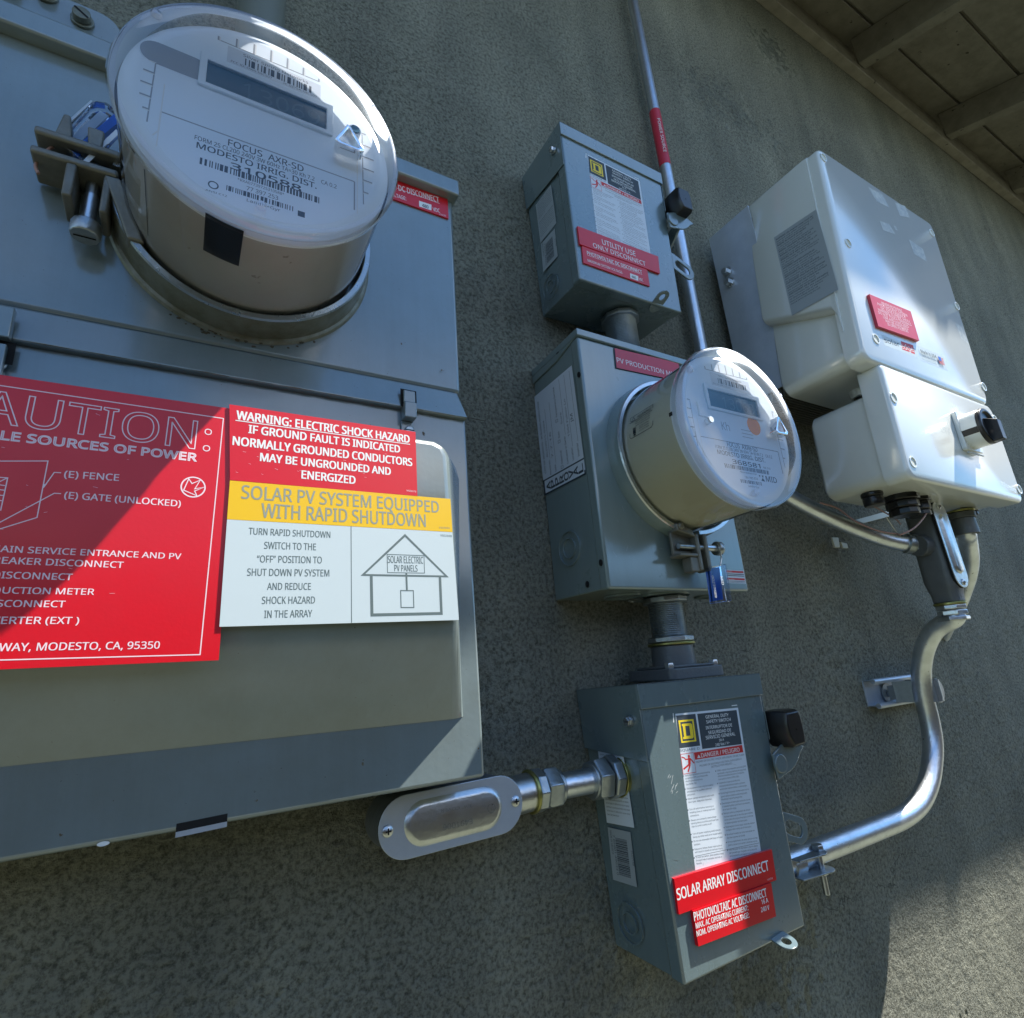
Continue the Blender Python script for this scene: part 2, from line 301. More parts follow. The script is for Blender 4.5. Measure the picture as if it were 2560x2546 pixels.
        for i, p in enumerate(P):
            u = (u - u.dot(T[i]) * T[i]).normalized(); v = T[i].cross(u); rr = r if not callable(r) else r(i / (len(P) - 1))
            V += [p + (u * math.cos(2 * math.pi * k / n) + v * math.sin(2 * math.pi * k / n)) * rr for k in range(n)]
        F = [(i * n + k, i * n + (k + 1) % n, (i + 1) * n + (k + 1) % n, (i + 1) * n + k) for i in range(len(P) - 1) for k in range(n)]
        F += [tuple(range(n - 1, -1, -1)), tuple((len(P) - 1) * n + k for k in range(n))]
        s.add(V, F, m)
    def thread(s, p, q, r, m, pitch=.0022, n=32):
        p = Vector(p); q = Vector(q); L = (q - p).length; k = int(L / pitch); prof = []
        for i in range(k): prof += [(r * .93, i * L / k), (r, (i + .5) * L / k)]
        prof.append((r * .93, L)); s.lathe(p, q - p, [(0, 0)] + prof + [(0, L)], m, n)
    def nut(s, p, q, r, m, n=6, rot=0):
        p = Vector(p); q = Vector(q); d = (q - p).normalized(); u = d.orthogonal().normalized(); v = d.cross(u); L = (q - p).length; V = []
        for t, rr in ((0, .93), (.12, 1), (.88, 1), (1, .93)):
            V += [p + d * L * t + (u * math.cos(rot + 2 * math.pi * i / n) + v * math.sin(rot + 2 * math.pi * i / n)) * r * rr for i in range(n)]
        F = [(a * n + i, a * n + (i + 1) % n, (a + 1) * n + (i + 1) % n, (a + 1) * n + i) for a in range(3) for i in range(n)] + [tuple(range(n - 1, -1, -1)), tuple(3 * n + i for i in range(n))]
        s.add(V, F, m)
    def stadium(s, pl, p, q, r, m, h0, h1, n=14, dome=0):
        s.poly(pl, stad(p, q, r, n), m, h0, h1)
    def text(s, pl, st, o, m, h, w=None, align='L', bold=0, lift=.0004, ux=(1, 0), extr=0, fill=True, lw=.0006, prefix='', spacing=1.0):
        """o = baseline start in plane units, h = cap height, w = width of the visible string, ux = writing direction, prefix = letters left of it"""
        if bold and fill:
            e_ = bold * h * .9; U = Vector(ux).normalized(); Vv = Vector((-U.y, U.x))
            for k_, (i_, j_) in enumerate(((-1, -.5), (1, -.5), (1, .5), (-1, .5))): q_ = Vector(o) + U * i_ * e_ + Vv * j_ * e_; s.text(pl, st, (q_.x, q_.y), m, h, w, align, 0, lift + .00003 * k_, ux, extr, fill, lw, prefix, spacing)
            return
        full = prefix + st; v, f, e = glyphs(full, 0, fill, extr / max(h / CAP, 1e-6), spacing)
        if not v: return
        wv = twidth(full, 0, spacing) - (twidth(prefix, 0, spacing) if prefix else 0); x0 = tmin(full, 0)
        if not prefix: wv -= x0
        sy = h / CAP; sx = w / wv if w else sy
        U = Vector(ux).normalized(); Vv = Vector((-U.y, U.x)); tot = (twidth(full, 0, spacing)) * sx
        sh = {'L': -x0 * sx if not prefix else -(tot - (w or wv * sx)), 'C': -tot / 2, 'R': -tot}[align]
        Q = [(o[0] + U.x * (p.x * sx + sh) + Vv.x * p.y * sy, o[1] + U.y * (p.x * sx + sh) + Vv.y * p.y * sy, p.z * sy) for p in v]
        if fill: s.add([pl.pt(a, b, lift + z) for a, b, z in Q], f, m)
        else:
            nx = {}
            for i, j in e: nx.setdefault(i, []).append(j); nx.setdefault(j, []).append(i)
            seen = set()
            for i0 in nx:
                if i0 in seen: continue
                L = [i0]; seen.add(i0); c = i0
                while True:
                    t = [j for j in nx[c] if j not in seen]
                    if not t: break
                    c = t[0]; seen.add(c); L.append(c)
                s.pline(pl, [Q[i][:2] for i in L], lw, m, lift, True)
    def ptext(s, pl, st, pL, pR, pT, m, lift=.0004, **k):
        a = Vector(pl.px(pL)); b = Vector(pl.px(pR)); c = Vector(pl.px(pT)); d = b - a; U = d.normalized(); Vv = Vector((-U.y, U.x))
        s.text(pl, st, a, m, abs((c - a).dot(Vv)), d.length, ux=U, lift=lift, **k)
    def barcode(s, pl, a0, b0, a1, b1, m, h=.0004, n=60, vert=False, seed=1):
        rg = random.Random(seed); t = 0; L = []
        while t < n: wv = rg.choice((1, 1, 2, 3)); g = rg.choice((1, 1, 2)); L.append((t, min(t + wv, n))); t += wv + g
        for p, q in L:
            if vert: s.rect(pl, a0, b0 + (b1 - b0) * p / n, a1, b0 + (b1 - b0) * q / n, m, h)
            else: s.rect(pl, a0 + (a1 - a0) * p / n, b0, a0 + (a1 - a0) * q / n, b1, m, h)
    def build(s, name, parent=None, bev=None, ang=35, label=None, cat=None, group=None, kind=None, fix=False):
        base = ROOT.get(parent, Vector()) if parent else None
        if parent is None:
            lo = Vector([min(v[i] for v in s.v) for i in range(3)]); hi = Vector([max(v[i] for v in s.v) for i in range(3)]); org = Vector(((lo.x + hi.x) / 2, (lo.y + hi.y) / 2, lo.z))
        else: org = base
        me = bpy.data.meshes.new(name); me.from_pydata([v - org for v in s.v], [], s.f)
        for m in s.mats: me.materials.append(m)
        for p, i in zip(me.polygons, s.m): p.material_index = i
        if fix:
            b = bmesh.new(); b.from_mesh(me); bmesh.ops.remove_doubles(b, verts=b.verts, dist=1e-6); bmesh.ops.recalc_face_normals(b, faces=b.faces); b.to_mesh(me); b.free()
        me.update(); smooth(me, ang)
        o = bpy.data.objects.new(name, me); COL.objects.link(o)
        if parent: o.parent = parent; ROOT[o] = org
        else: o.location = org; ROOT[o] = org
        if bev:
            md = o.modifiers.new('bevel', 'BEVEL'); md.width = bev; md.segments = 3; md.limit_method = 'ANGLE'; md.angle_limit = math.radians(40); md.harden_normals = False
        tag(o, label, cat, group, kind)
        return o
ROOT = {}
def tag(o, label=None, cat=None, group=None, kind=None):
    if label: o['label'] = label
    if cat: o['category'] = cat
    if group: o['group'] = group
    if kind: o['kind'] = kind
def thing(name, loc, label, cat, group=None):
    o = bpy.data.objects.new(name, None); COL.objects.link(o); o.location = loc; o.empty_display_size = .05; ROOT[o] = Vector(loc); tag(o, label, cat, group); return o
def stad(p, q, r, n=14):
    p = Vector(p); q = Vector(q); a = math.atan2(q.y - p.y, q.x - p.x); L = []
    for i in range(n + 1): t = a - math.pi / 2 + math.pi * i / n; L.append((q.x + r * math.cos(t), q.y + r * math.sin(t)))
    for i in range(n + 1): t = a + math.pi / 2 + math.pi * i / n; L.append((p.x + r * math.cos(t), p.y + r * math.sin(t)))
    return L
def rrect(a0, b0, a1, b1, r, n=5):
    L = []
    for cx, cy, t0 in ((a1 - r, b0 + r, -90), (a1 - r, b1 - r, 0), (a0 + r, b1 - r, 90), (a0 + r, b0 + r, 180)):
        for i in range(n + 1): t = math.radians(t0 + 90 * i / n); L.append((cx + r * math.cos(t), cy + r * math.sin(t)))
    return L
def dome(M, c, n, r, m, hgt=.5):
    M.lathe(c, n, [(r, 0), (r * .92, r * hgt * .5), (r * .6, r * hgt * .9), (0, r * hgt)], m, 20)
# ------------------------------------------------------------------ ground and house
M = MB(); M.box(-14, 20, -16, .3, -1.42, -1.3, CONC); o = M.build('ground', kind='structure')
house = thing('house', (1.2, .1, -1.3), 'olive stucco house wall under an eave with exposed rafters', 'house')
import numpy as np
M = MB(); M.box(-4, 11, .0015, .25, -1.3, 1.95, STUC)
def lumps(X, Z_, cell, seed):     # smooth value noise on a lattice, evaluated on whole arrays
    r = np.random.default_rng(seed); G = r.random((256, 256)).astype(np.float32); u, v = X / cell, Z_ / cell
    i, j = np.floor(u).astype(int), np.floor(v).astype(int); fu, fv = u - i, v - j; fu = fu * fu * (3 - 2 * fu); fv = fv * fv * (3 - 2 * fv); g = lambda a, b: G[a % 256, b % 256]
    return (g(i, j) * (1 - fu) + g(i + 1, j) * fu) * (1 - fv) + (g(i, j + 1) * (1 - fu) + g(i + 1, j + 1) * fu) * fv
gx = -.34 + np.cumsum(np.where(np.arange(860) < 560, .0026, .0026 + .0034 * np.clip((np.arange(860) - 560) / 60, 0, 1))) ; gx = np.concatenate([gx, np.arange(gx[-1] + .006, 3.3, .006)]); gz = np.concatenate([np.arange(-.75, .75, .0026), np.arange(.75, 1.712, .005)])
XX, ZZ = np.meshgrid(gx, gz, indexing='ij'); wx = XX + .004 * lumps(XX, ZZ, .011, 1); wz = ZZ + .004 * lumps(XX, ZZ, .011, 2)
rid = lambda c, s_: 1 - np.abs(2 * lumps(wx, wz, c, s_) - 1)
rough = np.clip(.25 + 1.5 * (lumps(XX, ZZ, .22, 9) - .25), .45, 1.25)
hgt = (.0020 * lumps(wx, wz, .0105, 3) + .0016 * lumps(wx, wz, .0058, 4) + .0008 * lumps(XX, ZZ, .0036, 5)) * rough + .003 * (lumps(XX, ZZ, .3, 6) - .5)
hgt -= hgt.mean(); nxg, nzg = len(gx), len(gz)
co = np.empty((nxg * nzg, 3), np.float32); co[:, 0] = XX.ravel() - 1.2; co[:, 1] = -np.clip(hgt, -.004, .004).ravel() - .1; co[:, 2] = ZZ.ravel() + 1.3
idx = np.arange(nxg * nzg).reshape(nxg, nzg); qd = np.stack([idx[:-1, :-1], idx[1:, :-1], idx[1:, 1:], idx[:-1, 1:]], -1).reshape(-1, 4)
me = bpy.data.meshes.new('wall'); nb = len(M.v); bv = np.array([v - ROOT[house] for v in M.v], np.float32); bf = np.array(M.f)
av = np.concatenate([bv, co]); af = np.concatenate([bf, qd + nb]); me.vertices.add(len(av)); me.vertices.foreach_set('co', av.ravel()); me.loops.add(af.size); me.loops.foreach_set('vertex_index', af.ravel().astype(np.int32))
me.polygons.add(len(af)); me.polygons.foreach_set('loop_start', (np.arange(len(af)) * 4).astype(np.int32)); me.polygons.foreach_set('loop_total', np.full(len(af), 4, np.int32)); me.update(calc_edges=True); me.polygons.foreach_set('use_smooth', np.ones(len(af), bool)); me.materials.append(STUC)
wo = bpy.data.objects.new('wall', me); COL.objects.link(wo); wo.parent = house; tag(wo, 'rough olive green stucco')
EZ, ES, EL = 1.713, .36, .485            # rafter foot height at the wall, slope, overhang
def rz(y): return EZ + ES * y           # y is negative outwards
M = MB(); M.box(-4, 11, -.028, -.001, EZ - .03, EZ + .022, WOOD); M.build('trim_board', house, bev=.002)
M = MB(); M.box(-4, 11, -.012, -.001, EZ + .026, EZ + .12, WOOD); M.build('blocking_board', house)
for i, x in enumerate([-3.6 + .5455 * k for k in range(26)]):
    x += 1.69 - (-3.6 + .5455 * 10) + .0
    if x > 10.6: continue
    M = MB(); y0, y1 = -.03, -EL; x0 = x - .038; d = .10
    M.hexa([(x0, y1, rz(y1) + d), (x, y1, rz(y1) + d), (x, y1, rz(y1)), (x0, y1, rz(y1))], [(x0, y0, rz(y0) + d), (x, y0, rz(y0) + d), (x, y0, rz(y0)), (x0, y0, rz(y0))], WOOD)
    M.build('rafter', house, bev=.002, group='exposed rafters')
roof = MB()
roof.hexa([(-4, -EL - .024, rz(-EL - .024) + .135), (11, -EL - .024, rz(-EL - .024) + .135), (11, -EL - .024, rz(-EL - .024) + .122), (-4, -EL - .024, rz(-EL - .024) + .122)], [(-4, .25, rz(.25) + .155), (11, .25, rz(.25) + .155), (11, .25, rz(.25) + .122), (-4, .25, rz(.25) + .122)], WOOD)
roof.build('roof', house)
yb = [.06, -.092, -.245, -.398, -EL - .024]
for a, b in zip(yb, yb[1:]):
    M = MB(); a_, b_ = a - .004, b + .004
    M.hexa([(-4, b_, rz(b_) + .119), (11, b_, rz(b_) + .119), (11, b_, rz(b_) + .101), (-4, b_, rz(b_) + .101)], [(-4, a_, rz(a_) + .119), (11, a_, rz(a_) + .119), (11, a_, rz(a_) + .101), (-4, a_, rz(a_) + .101)], WOOD)
    M.build('soffit_board', house, bev=.0015)
reflection_fence = thing('reflection_fence', (3, -2.4, -1.3), 'unseen brown boards added behind the camera to give the pipes brown reflections', 'reflection_fence')  # not in view; added only for the brown reflections on the pipes
FW = mat('fence_wood', (.20, .12, .065), .8, 0, (6, .8, (.13, .085, .05)), (120, .5))
M = MB()
for k in range(84): M.box(-5 + .15 * k, -5 + .15 * k + .142, -2.42, -2.40, -1.28, .55 + .01 * (k % 3), FW)
M.build('boards', reflection_fence)
M = MB(); M.box(-5, 7.6, -2.39, -2.35, -.95, -.86, FW); M.build('rail', reflection_fence); M = MB(); M.box(-5, 7.6, -2.39, -2.35, .20, .29, FW); M.build('rail', reflection_fence)
M = MB(); M.tube([(.024, -.052, .50), (.024, -.052, 1.78)], .0235, PIPEG, flat=True, n=40)
tag(M.build('mast_pipe'), 'thick painted vertical pipe rising behind the top of the large meter', 'pipe')

# ------------------------------------------------------------------ service panel
YU, YLIP, YF, YB = -.1014, -.1085, -.1030, -.1500
panel = thing('service_panel', (-.1, 0, -.09), 'large weathered grey-blue electrical service panel carrying the red caution and yellow warning signs', 'electrical panel')
def hx(M, p, y, yb, m): M.hexa([(q[0], y, q[1]) for q in p], [(q[0], yb, q[1]) for q in p], m)
PLU, PLL, PLF, PLB = FY(YU), FY(YLIP), FY(YF), FY(YB)
XL = -.42
tr = PLU.px((1131, 470)); mr = PLU.px((1153, 985))
M = MB(); hx(M, [(XL, tr[1]), tr, mr, (XL, mr[1])], YU, -.002, GREY); M.build('upper_enclosure', panel, bev=.004)
hl = FY(-.113).px((1149.4, 489.5)); hu = FY(-.113).px((1148.2, 452))
M = MB(); hx(M, [(XL, hu[1]), (hu[0], hu[1]), (hl[0], hl[1]), (XL, hl[1])], -.113, -.002, GREY); M.build('rain_hood', panel, bev=.002)
HZ = hl[1]
c1 = PLL.px((1160, 997)); c2 = PLL.px((1172, 1053)); lz = (PLL.px((61.6, 846.7))[1] + c2[1]) / 2; lt = PLL.px((1155, 985))[1]
M = MB(); M.hexa([(XL, YU - .001, lt + .004), (c1[0] - .003, YU - .001, lt + .004), (c2[0], YLIP, lz), (XL, YLIP, lz)], [(XL, -.01, lt + .004), (c1[0] - .003, -.01, lt + .004), (c2[0], -.01, lz), (XL, -.01, lz)], GREY)
M.build('drip_lip', panel, bev=.002)
M = MB()
for k in range(14):
    a = -.2 + k * .031; M.poly(PLL, [(a, lz + .0004), (a + .03, lz + .0002), (a + .031, lz + .0006 + .0005 * random.random()), (a + .015, lz + .0007 + .0007 * random.random())], GRIME, .0003)
M.build('grime_streak', panel, kind='stuff')
br = PLF.px((1214.1, 1942.8)); rr0 = PLF.px((1166, 1064)); bl = PLF.px((0, 2159.8)); slope = (br[1] - bl[1]) / (br[0] - bl[0])
zb = lambda x: br[1] + slope * (x - br[0])
M = MB(); hx(M, [(XL, lz + .004), (rr0[0], lz + .004), br, (XL, zb(XL))], YF, -.002, GREY); M.build('lower_enclosure', panel, bev=.003)
# raised door: straight upper face, lower part sloping back to nothing
fr = lambda p: PLB.px(p); ff = lambda p: PLF.px(p)
FTR = fr((1118, 1106)); FMR = fr((1146, 1552)); BTR = ff((1143, 1112)); BBR = ff((1163, 1792)); CR = ff((1143, 1797)); CL = ff((0, 1918)); TZ = FTR[1]
M = MB(); r = .012
def P3(p, y): return (p[0], y, p[1])
crs = lambda x: CR[1] + (CR[1] - CL[1]) / (CR[0] - CL[0]) * (x - CR[0])
V = [(XL, YB, TZ), (FTR[0] - r, YB, TZ), (FTR[0] - r * .3, YB, TZ - r * .3), (FTR[0], YB, TZ - r), P3(FMR, YB), (XL, YB, FMR[1]), (XL, YF, crs(XL)), (CR[0], YF - .0005, CR[1]),
     (XL, YF, TZ + .006), (BTR[0] - r, YF, TZ + .006), (BTR[0] - r * .3, YF, TZ + .006 - r * .3), (BTR[0], YF, TZ - r), (BBR[0] - .001, YF, FMR[1]), (BBR[0] - .002, YF, BBR[1])]
M.add(V, [(0, 5, 4, 3, 2, 1), (5, 6, 7, 4), (0, 1, 9, 8), (1, 2, 10, 9), (2, 3, 11, 10), (3, 4, 12, 11), (4, 7, 13, 12)], GREY)
o = M.build('door', panel, bev=.0045, ang=50)
M = MB(); s0 = PLF.px((441, 2060)); s1 = PLF.px((569, 2034)); s2 = PLF.px((441, 2086))
M.poly(PLF, [s0, s1, (s1[0], s1[1] - .0075), (s0[0], s0[1] - .0075)], BLACKV, .0004)
M.poly(PLF, [(s0[0], s0[1] - .0045), (s1[0], s1[1] - .0045), (s1[0], s1[1] - .0075), (s0[0], s0[1] - .0075)], ALU, .0008); M.build('drain_slot', panel)
M = MB(); q = PLF.px((258, 2110)); M.disc(PLF, q, .003, INKW, .0003, .0006, ry=.0012); M.build('paint_chip', panel)
rg = random.Random(11)
def blotch(pl, p, r, m, name, h=.0005, n=3):
    for k in range(n):
        c = pl.px((p[0] + rg.uniform(-7, 7), p[1] + rg.uniform(-7, 7))); M = MB(); q = []
        for i in range(11): t = i * 2 * math.pi / 11; rr_ = r * rg.uniform(.35, 1.1) * (1 if k == 0 else .45); q.append((c[0] + rr_ * math.cos(t), c[1] + rr_ * 1.2 * math.sin(t)))
        M.poly(pl, q, m, h); M.build(name, panel)
RUST = mat('rust_stain', (.09, .065, .035), .8, 0, (160, .9, (.14, .12, .08)))
for p, r in (((1105, 925), .0012), ((1010, 860), .0010), ((930, 1068), .0012), ((1200, 1875), .0009), ((640, 930), .0010), ((330, 1010), .0011), ((90, 1004), .0009), ((560, 905), .0008), ((1062, 1088), .0016), ((155, 2090), .0009), ((640, 2000), .0008), ((905, 1905), .0011)): blotch(PLU if p[1] < 900 else PLF, p, r, RUST, 'rust_spot', n=2)

# latch on the right, hinge on the left
M = MB(); a = PLF.px((996, 995)); b = PLF.px((1038, 1080))
M.rect(PLL, a[0], lz + .001, b[0], lz + .018, BLACKV, .0005)
M.rect(PLL, a[0] + .002, lz + .004, b[0] - .002, lz + .016, GREY, .0008, .0030)
M.poly(PLF, [(a[0] + .002, lz + .004), (b[0] - .001, lz + .004), (b[0] - .002, b[1] + .008), (a[0] + .002, b[1] + .008)], GREY, .0005, .0105)
M.poly(PLF, [(a[0] + .001, b[1] + .008), (b[0] - .002, b[1] + .008), (b[0] - .002, b[1] - .012), (a[0] + .001, b[1] - .012)], GREY, .0002, .002)
c = ((a[0] + b[0]) / 2 + .001, b[1] - .001); M.disc(PLF, c, .0042, ZINC, .002, .0042); M.rect(PLF, c[0] - .004, c[1] - .0005, c[0] + .004, c[1] + .0005, BLACKV, .0043)
M.build('latch', panel, bev=.0012)
M = MB(); a = PLL.px((60, 800)); b = PLL.px((28, 850)); c = PLF.px((18, 935))
M.rect(PLL, XL + .2, a[1] - .018, a[0] - .004, a[1] + .004, GREY, .0005, .006)
M.rect(PLF, XL + .2, a[1] - .034, b[0] + .003, a[1] - .018, BLACKV, .0055)
M.rect(PLF, XL + .2, a[1] - .046, b[0] - .0005, a[1] - .022, GREY, .0056, .010)
M.rect(PLF, XL + .2, c[1], b[0] - .001, a[1] - .046, GREY, .0002, .003)
c = PLF.px((0, 918)); M.annulus(PLF, c, .0025, .0042, ZINC, .003, .0045); M.build('hinge', panel, bev=.0012)
# closing plate with slotted screws on top
PT = FY(-.062); a = PT.px((268, 105)); e0 = PT.px((222, 118)); zc = PT.px((175, 60))
M = MB(); zt = PT.px((240, 40)); r = .016; ctr = (PT.px((238, 78))); M.stadium(PT, (XL, ctr[1] + .0), ctr, .0195, GREY, 0, .004); M.build('closing_plate', panel, bev=.001)
for p in ((28, -12), (118, 2), (208, 66)):
    M = MB(); c = PT.px(p); M.disc(PT, c, .0085, RUSTG, .004, .0065); M.disc(PT, c, .0066, RUSTG, .0065, .0125)
    u = Vector((.8, -.6)); M.line(PT, (c[0] - u.x * .006, c[1] - u.y * .006), (c[0] + u.x * .006, c[1] + u.y * .006), .0018, BLACKV, .0127); M.build('slotted_screw', panel, bev=.0006)
# dc disconnect sign under the hood
def plate(M, pl, c4, m, th, edge=None):
    M.poly(pl, c4, m, .0002, th)
def corners(pl, tl, tr_, bl_):
    a, b, c = Vector(pl.px(tl)), Vector(pl.px(tr_)), Vector(pl.px(bl_)); u = (b - a); n = Vector((u.y, -u.x)).normalized(); h = (c - a).dot(n)
    if h < 0: n = -n; h = -h
    return [tuple(a), tuple(b), tuple(b + n * h), tuple(a + n * h)]
R = PLU; rtr = R.px(zPR(617, 355)); rbr = R.px(zPR(622, 480)); wdt = .092
u = Vector(R.px(zPR(617, 355))) - Vector(R.px(zPR(310, 240))); u.normalize(); v = Vector((u.y, -u.x)); hh = (Vector(rbr) - Vector(rtr)).length
a = Vector(rtr); M = MB(); M.poly(R, [tuple(a - u * wdt), tuple(a), tuple(a + v * hh), tuple(a - u * wdt + v * hh)], RED, .0002, .0018)
k = R.off(.0018)
M.ptext(k, 'DC DISCONNECT', zPR(316, 300), zPR(572, 378), zPR(318, 268), INKW, bold=.012, prefix='PHOTOVOLTAIC ')
M.ptext(k, 'OLTAGE:', zPR(285, 337), zPR(374, 364), zPR(287, 316), INKW, bold=.01, prefix='MAXIMUM SYSTEM V')
q = [k.px(zPR(*p)) for p in ((451, 366), (525, 390), (525, 424), (451, 400))]; M.poly(k, q, INKW, .0002)
M.ptext(k, '480', zPR(470, 402), zPR(507, 414), zPR(470, 384), INKB, lift=.0006, bold=.03)
M.ptext(k, 'VDC', zPR(536, 428), zPR(577, 438), zPR(537, 406), INKW, bold=.01)
M.ptext(k, 'VS0276', zPR(571, 450), zPR(612, 461), zPR(571, 441), INKP)
M.line(k, k.px(zPR(300, 284)), k.px(zPR(574, 383)), .0004, INKW, .0004)
M.build('disconnect_sign', panel, label='dark red sign under the hood')
# ---- caution sign
PC = FY(-.1535)
tr_ = PC.px((590, 1024)); tl_ = PC.px((0, 937.3)); bl_ = PC.px((0, 1674)); br_ = PC.px((542, 1651))
ux = (Vector(tr_) - Vector(tl_)).normalized(); up = (Vector(tl_) - Vector(bl_)).normalized()
L0 = Vector(tl_) - ux * .10; L1 = Vector(bl_) - (Vector(br_) - Vector(bl_)).normalized() * .10
M = MB(); M.poly(PC, [tuple(L0), tuple(Vector(tr_) + ux * .001), tuple(Vector(br_) + ux * .001), tuple(L1)], RED, -.0028, 0)
def C1(x, y): return PC.px(zC1(x, y))
def C2(x, y): return PC.px(zC2(x, y))
E_ = .0006
M.pline(PC, [C1(-300, 98), C1(1798, 408)], E_, INKP, .0004); M.line(PC, C1(1798, 408), C2(1610, 1085), E_, INKP, .0004); M.line(PC, C2(1610, 1085), C2(-300, 1137), E_, INKP, .0004)
M.ptext(PC, 'UTION:', zC1(140, 478 - 10), zC1(1685, 668), zC1(170, 232 - 15), INKP, fill=False, lw=.0006, bold=.02, prefix='CA')
M.ptext(PC, 'LE SOURCES OF POWER', zC1(-20, 574), zC1(1578, 752), zC1(-12, 505), INKP, fill=False, lw=.0006, bold=.0, prefix='MULTIP')
for st, a, b, c, z, pre in (('(E) FENCE', (515, 882), (955, 910), (518, 828), zC1, ''), ('(E) GATE (UNLOCKED)', (515, 1050), (1452, 1118), (518, 996), zC1, ''),
    ('AIN SERVICE ENTRANCE AND PV', (-10, 258), (1455, 318), (-8, 206), zC2, 'M'), ('EAKER DISCONNECT', (0, 352), (990, 388), (2, 298), zC2, 'BR'), ('ISCONNECT', (-3, 470), (578, 486), (0, 416), zC2, 'D'),
    ('UCTION METER', (0, 592), (755, 604), (2, 540), zC2, 'PROD'), ('CONNECT', (20, 700), (520, 704), (22, 646), zC2, 'DIS'), ('ERTER (EXT )', (-5, 838), (632, 838), (-3, 780), zC2, 'INV'), ('WAY, MODESTO, CA, 95350', (-15, 1058), (1282, 1036), (-12, 994), zC2, '')):
    M.ptext(PC, st, z(*a), z(*b), z(*c), INKP, bold=.022, prefix=pre)
for pts in ([C1(-250, 752), C1(386, 750), C1(298, 1205), C2(-200, 135)], [C1(492, 845), C1(437, 842), C1(350, 965)], [C1(492, 1013), C1(437, 1010), C2(-60, 52)], [C1(-40, 880), C1(62, 886), C1(5, 1150)],
            [C1(-60, 935), C1(40, 948)], [C1(-60, 975), C1(35, 985)], [C1(-60, 1020), C1(28, 1028)], [C1(-60, 1060), C1(15, 1070)], [C1(-30, 930), C1(55, 888)]):
    M.pline(PC, pts, .0005, INKP, .0004)
M.poly(PC, [C1(346, 965), C1(374, 940), C1(352, 935)], INKP, .0004)
c = Vector(C1(1555, 960)); r = (Vector(C1(1650, 965)) - c).length; cp = [(c.x + r * math.cos(t / 20 * math.pi), c.y + r * math.sin(t / 20 * math.pi)) for t in range(40)]
M.pline(PC, cp, .0008, INKP, .0004, True)
M.pline(PC, [C1(1520, 893), C1(1545, 932), C1(1612, 905), C1(1568, 975), C1(1646, 960), C1(1566, 992), C1(1585, 1030), C1(1478, 985), C1(1520, 893)], .0006, INKP, .0004)
rs_ = random.Random(31)
for k in range(30):
    a, b = rs_.uniform(-.15, -.035), rs_.uniform(.035, .17); t = rs_.uniform(-.4, .5); L_ = rs_.uniform(.0006, .0028); M.line(PC, (a, b), (a + L_ * math.cos(t), b + L_ * math.sin(t)), .00014, INKP, .0004)
M.build('caution_sign', panel, label='big red sign with outlined CAUTION lettering')
# ---- warning, shutdown and instruction signs
PW = FY(-.1545)
def S_(x, y): return PW.px(zS(x, y))
def sign(name, tl, tr2, bl2, m, label, body):
    M = MB(); c4 = [S_(*tl), S_(*tr2), S_(*bl2[1]), S_(*bl2[0])]; M.poly(PW, c4, m, -.0016, 0); body(M); return M.build(name, panel, label=label)
def wbody(M):
    for k in range(30):
        a = S_(rs_.uniform(60, 1450), rs_.uniform(330, 620)); t = rs_.uniform(-.4, .2); L_ = rs_.uniform(.0006, .002); M.line(PW, a, (a[0] + L_ * math.cos(t), a[1] + L_ * math.sin(t)), .00013, INKP, .0003)
    for st, a, b, c in (('WARNING: ELECTRIC SHOCK HAZARD', (97, 150), (1445, 336), (100, 84)), ('IF GROUND FAULT IS INDICATED', (192, 258), (1370, 412), (195, 196)), ('NORMALLY GROUNDED CONDUCTORS', (68, 350), (1465, 516), (72, 284)),
                        ('MAY BE UNGROUNDED AND', (282, 476), (1298, 586), (285, 414)), ('ENERGIZED', (605, 612), (1022, 656), (608, 550))): M.ptext(PW, st, zS(*a), zS(*b), zS(*c), INKW, bold=.045)
    M.line(PW, S_(92, 160), S_(1448, 347), .0006, INKW, .0004); M.ptext(PW, 'VS0075', zS(1420, 712), zS(1497, 722), zS(1421, 700), INKP)
def ybody(M):
    M.ptext(PW, 'SOLAR PV SYSTEM EQUIPPED', zS(135, 768), zS(1675, 880), zS(140, 664), INKGY, bold=.02); M.ptext(PW, 'WITH RAPID SHUTDOWN', zS(290, 916), zS(1572, 990), zS(294, 806), INKGY, bold=.02)
    M.ptext(PW, 'VS0269A', zS(1675, 1002), zS(1760, 1006), zS(1675, 988), INKGY)
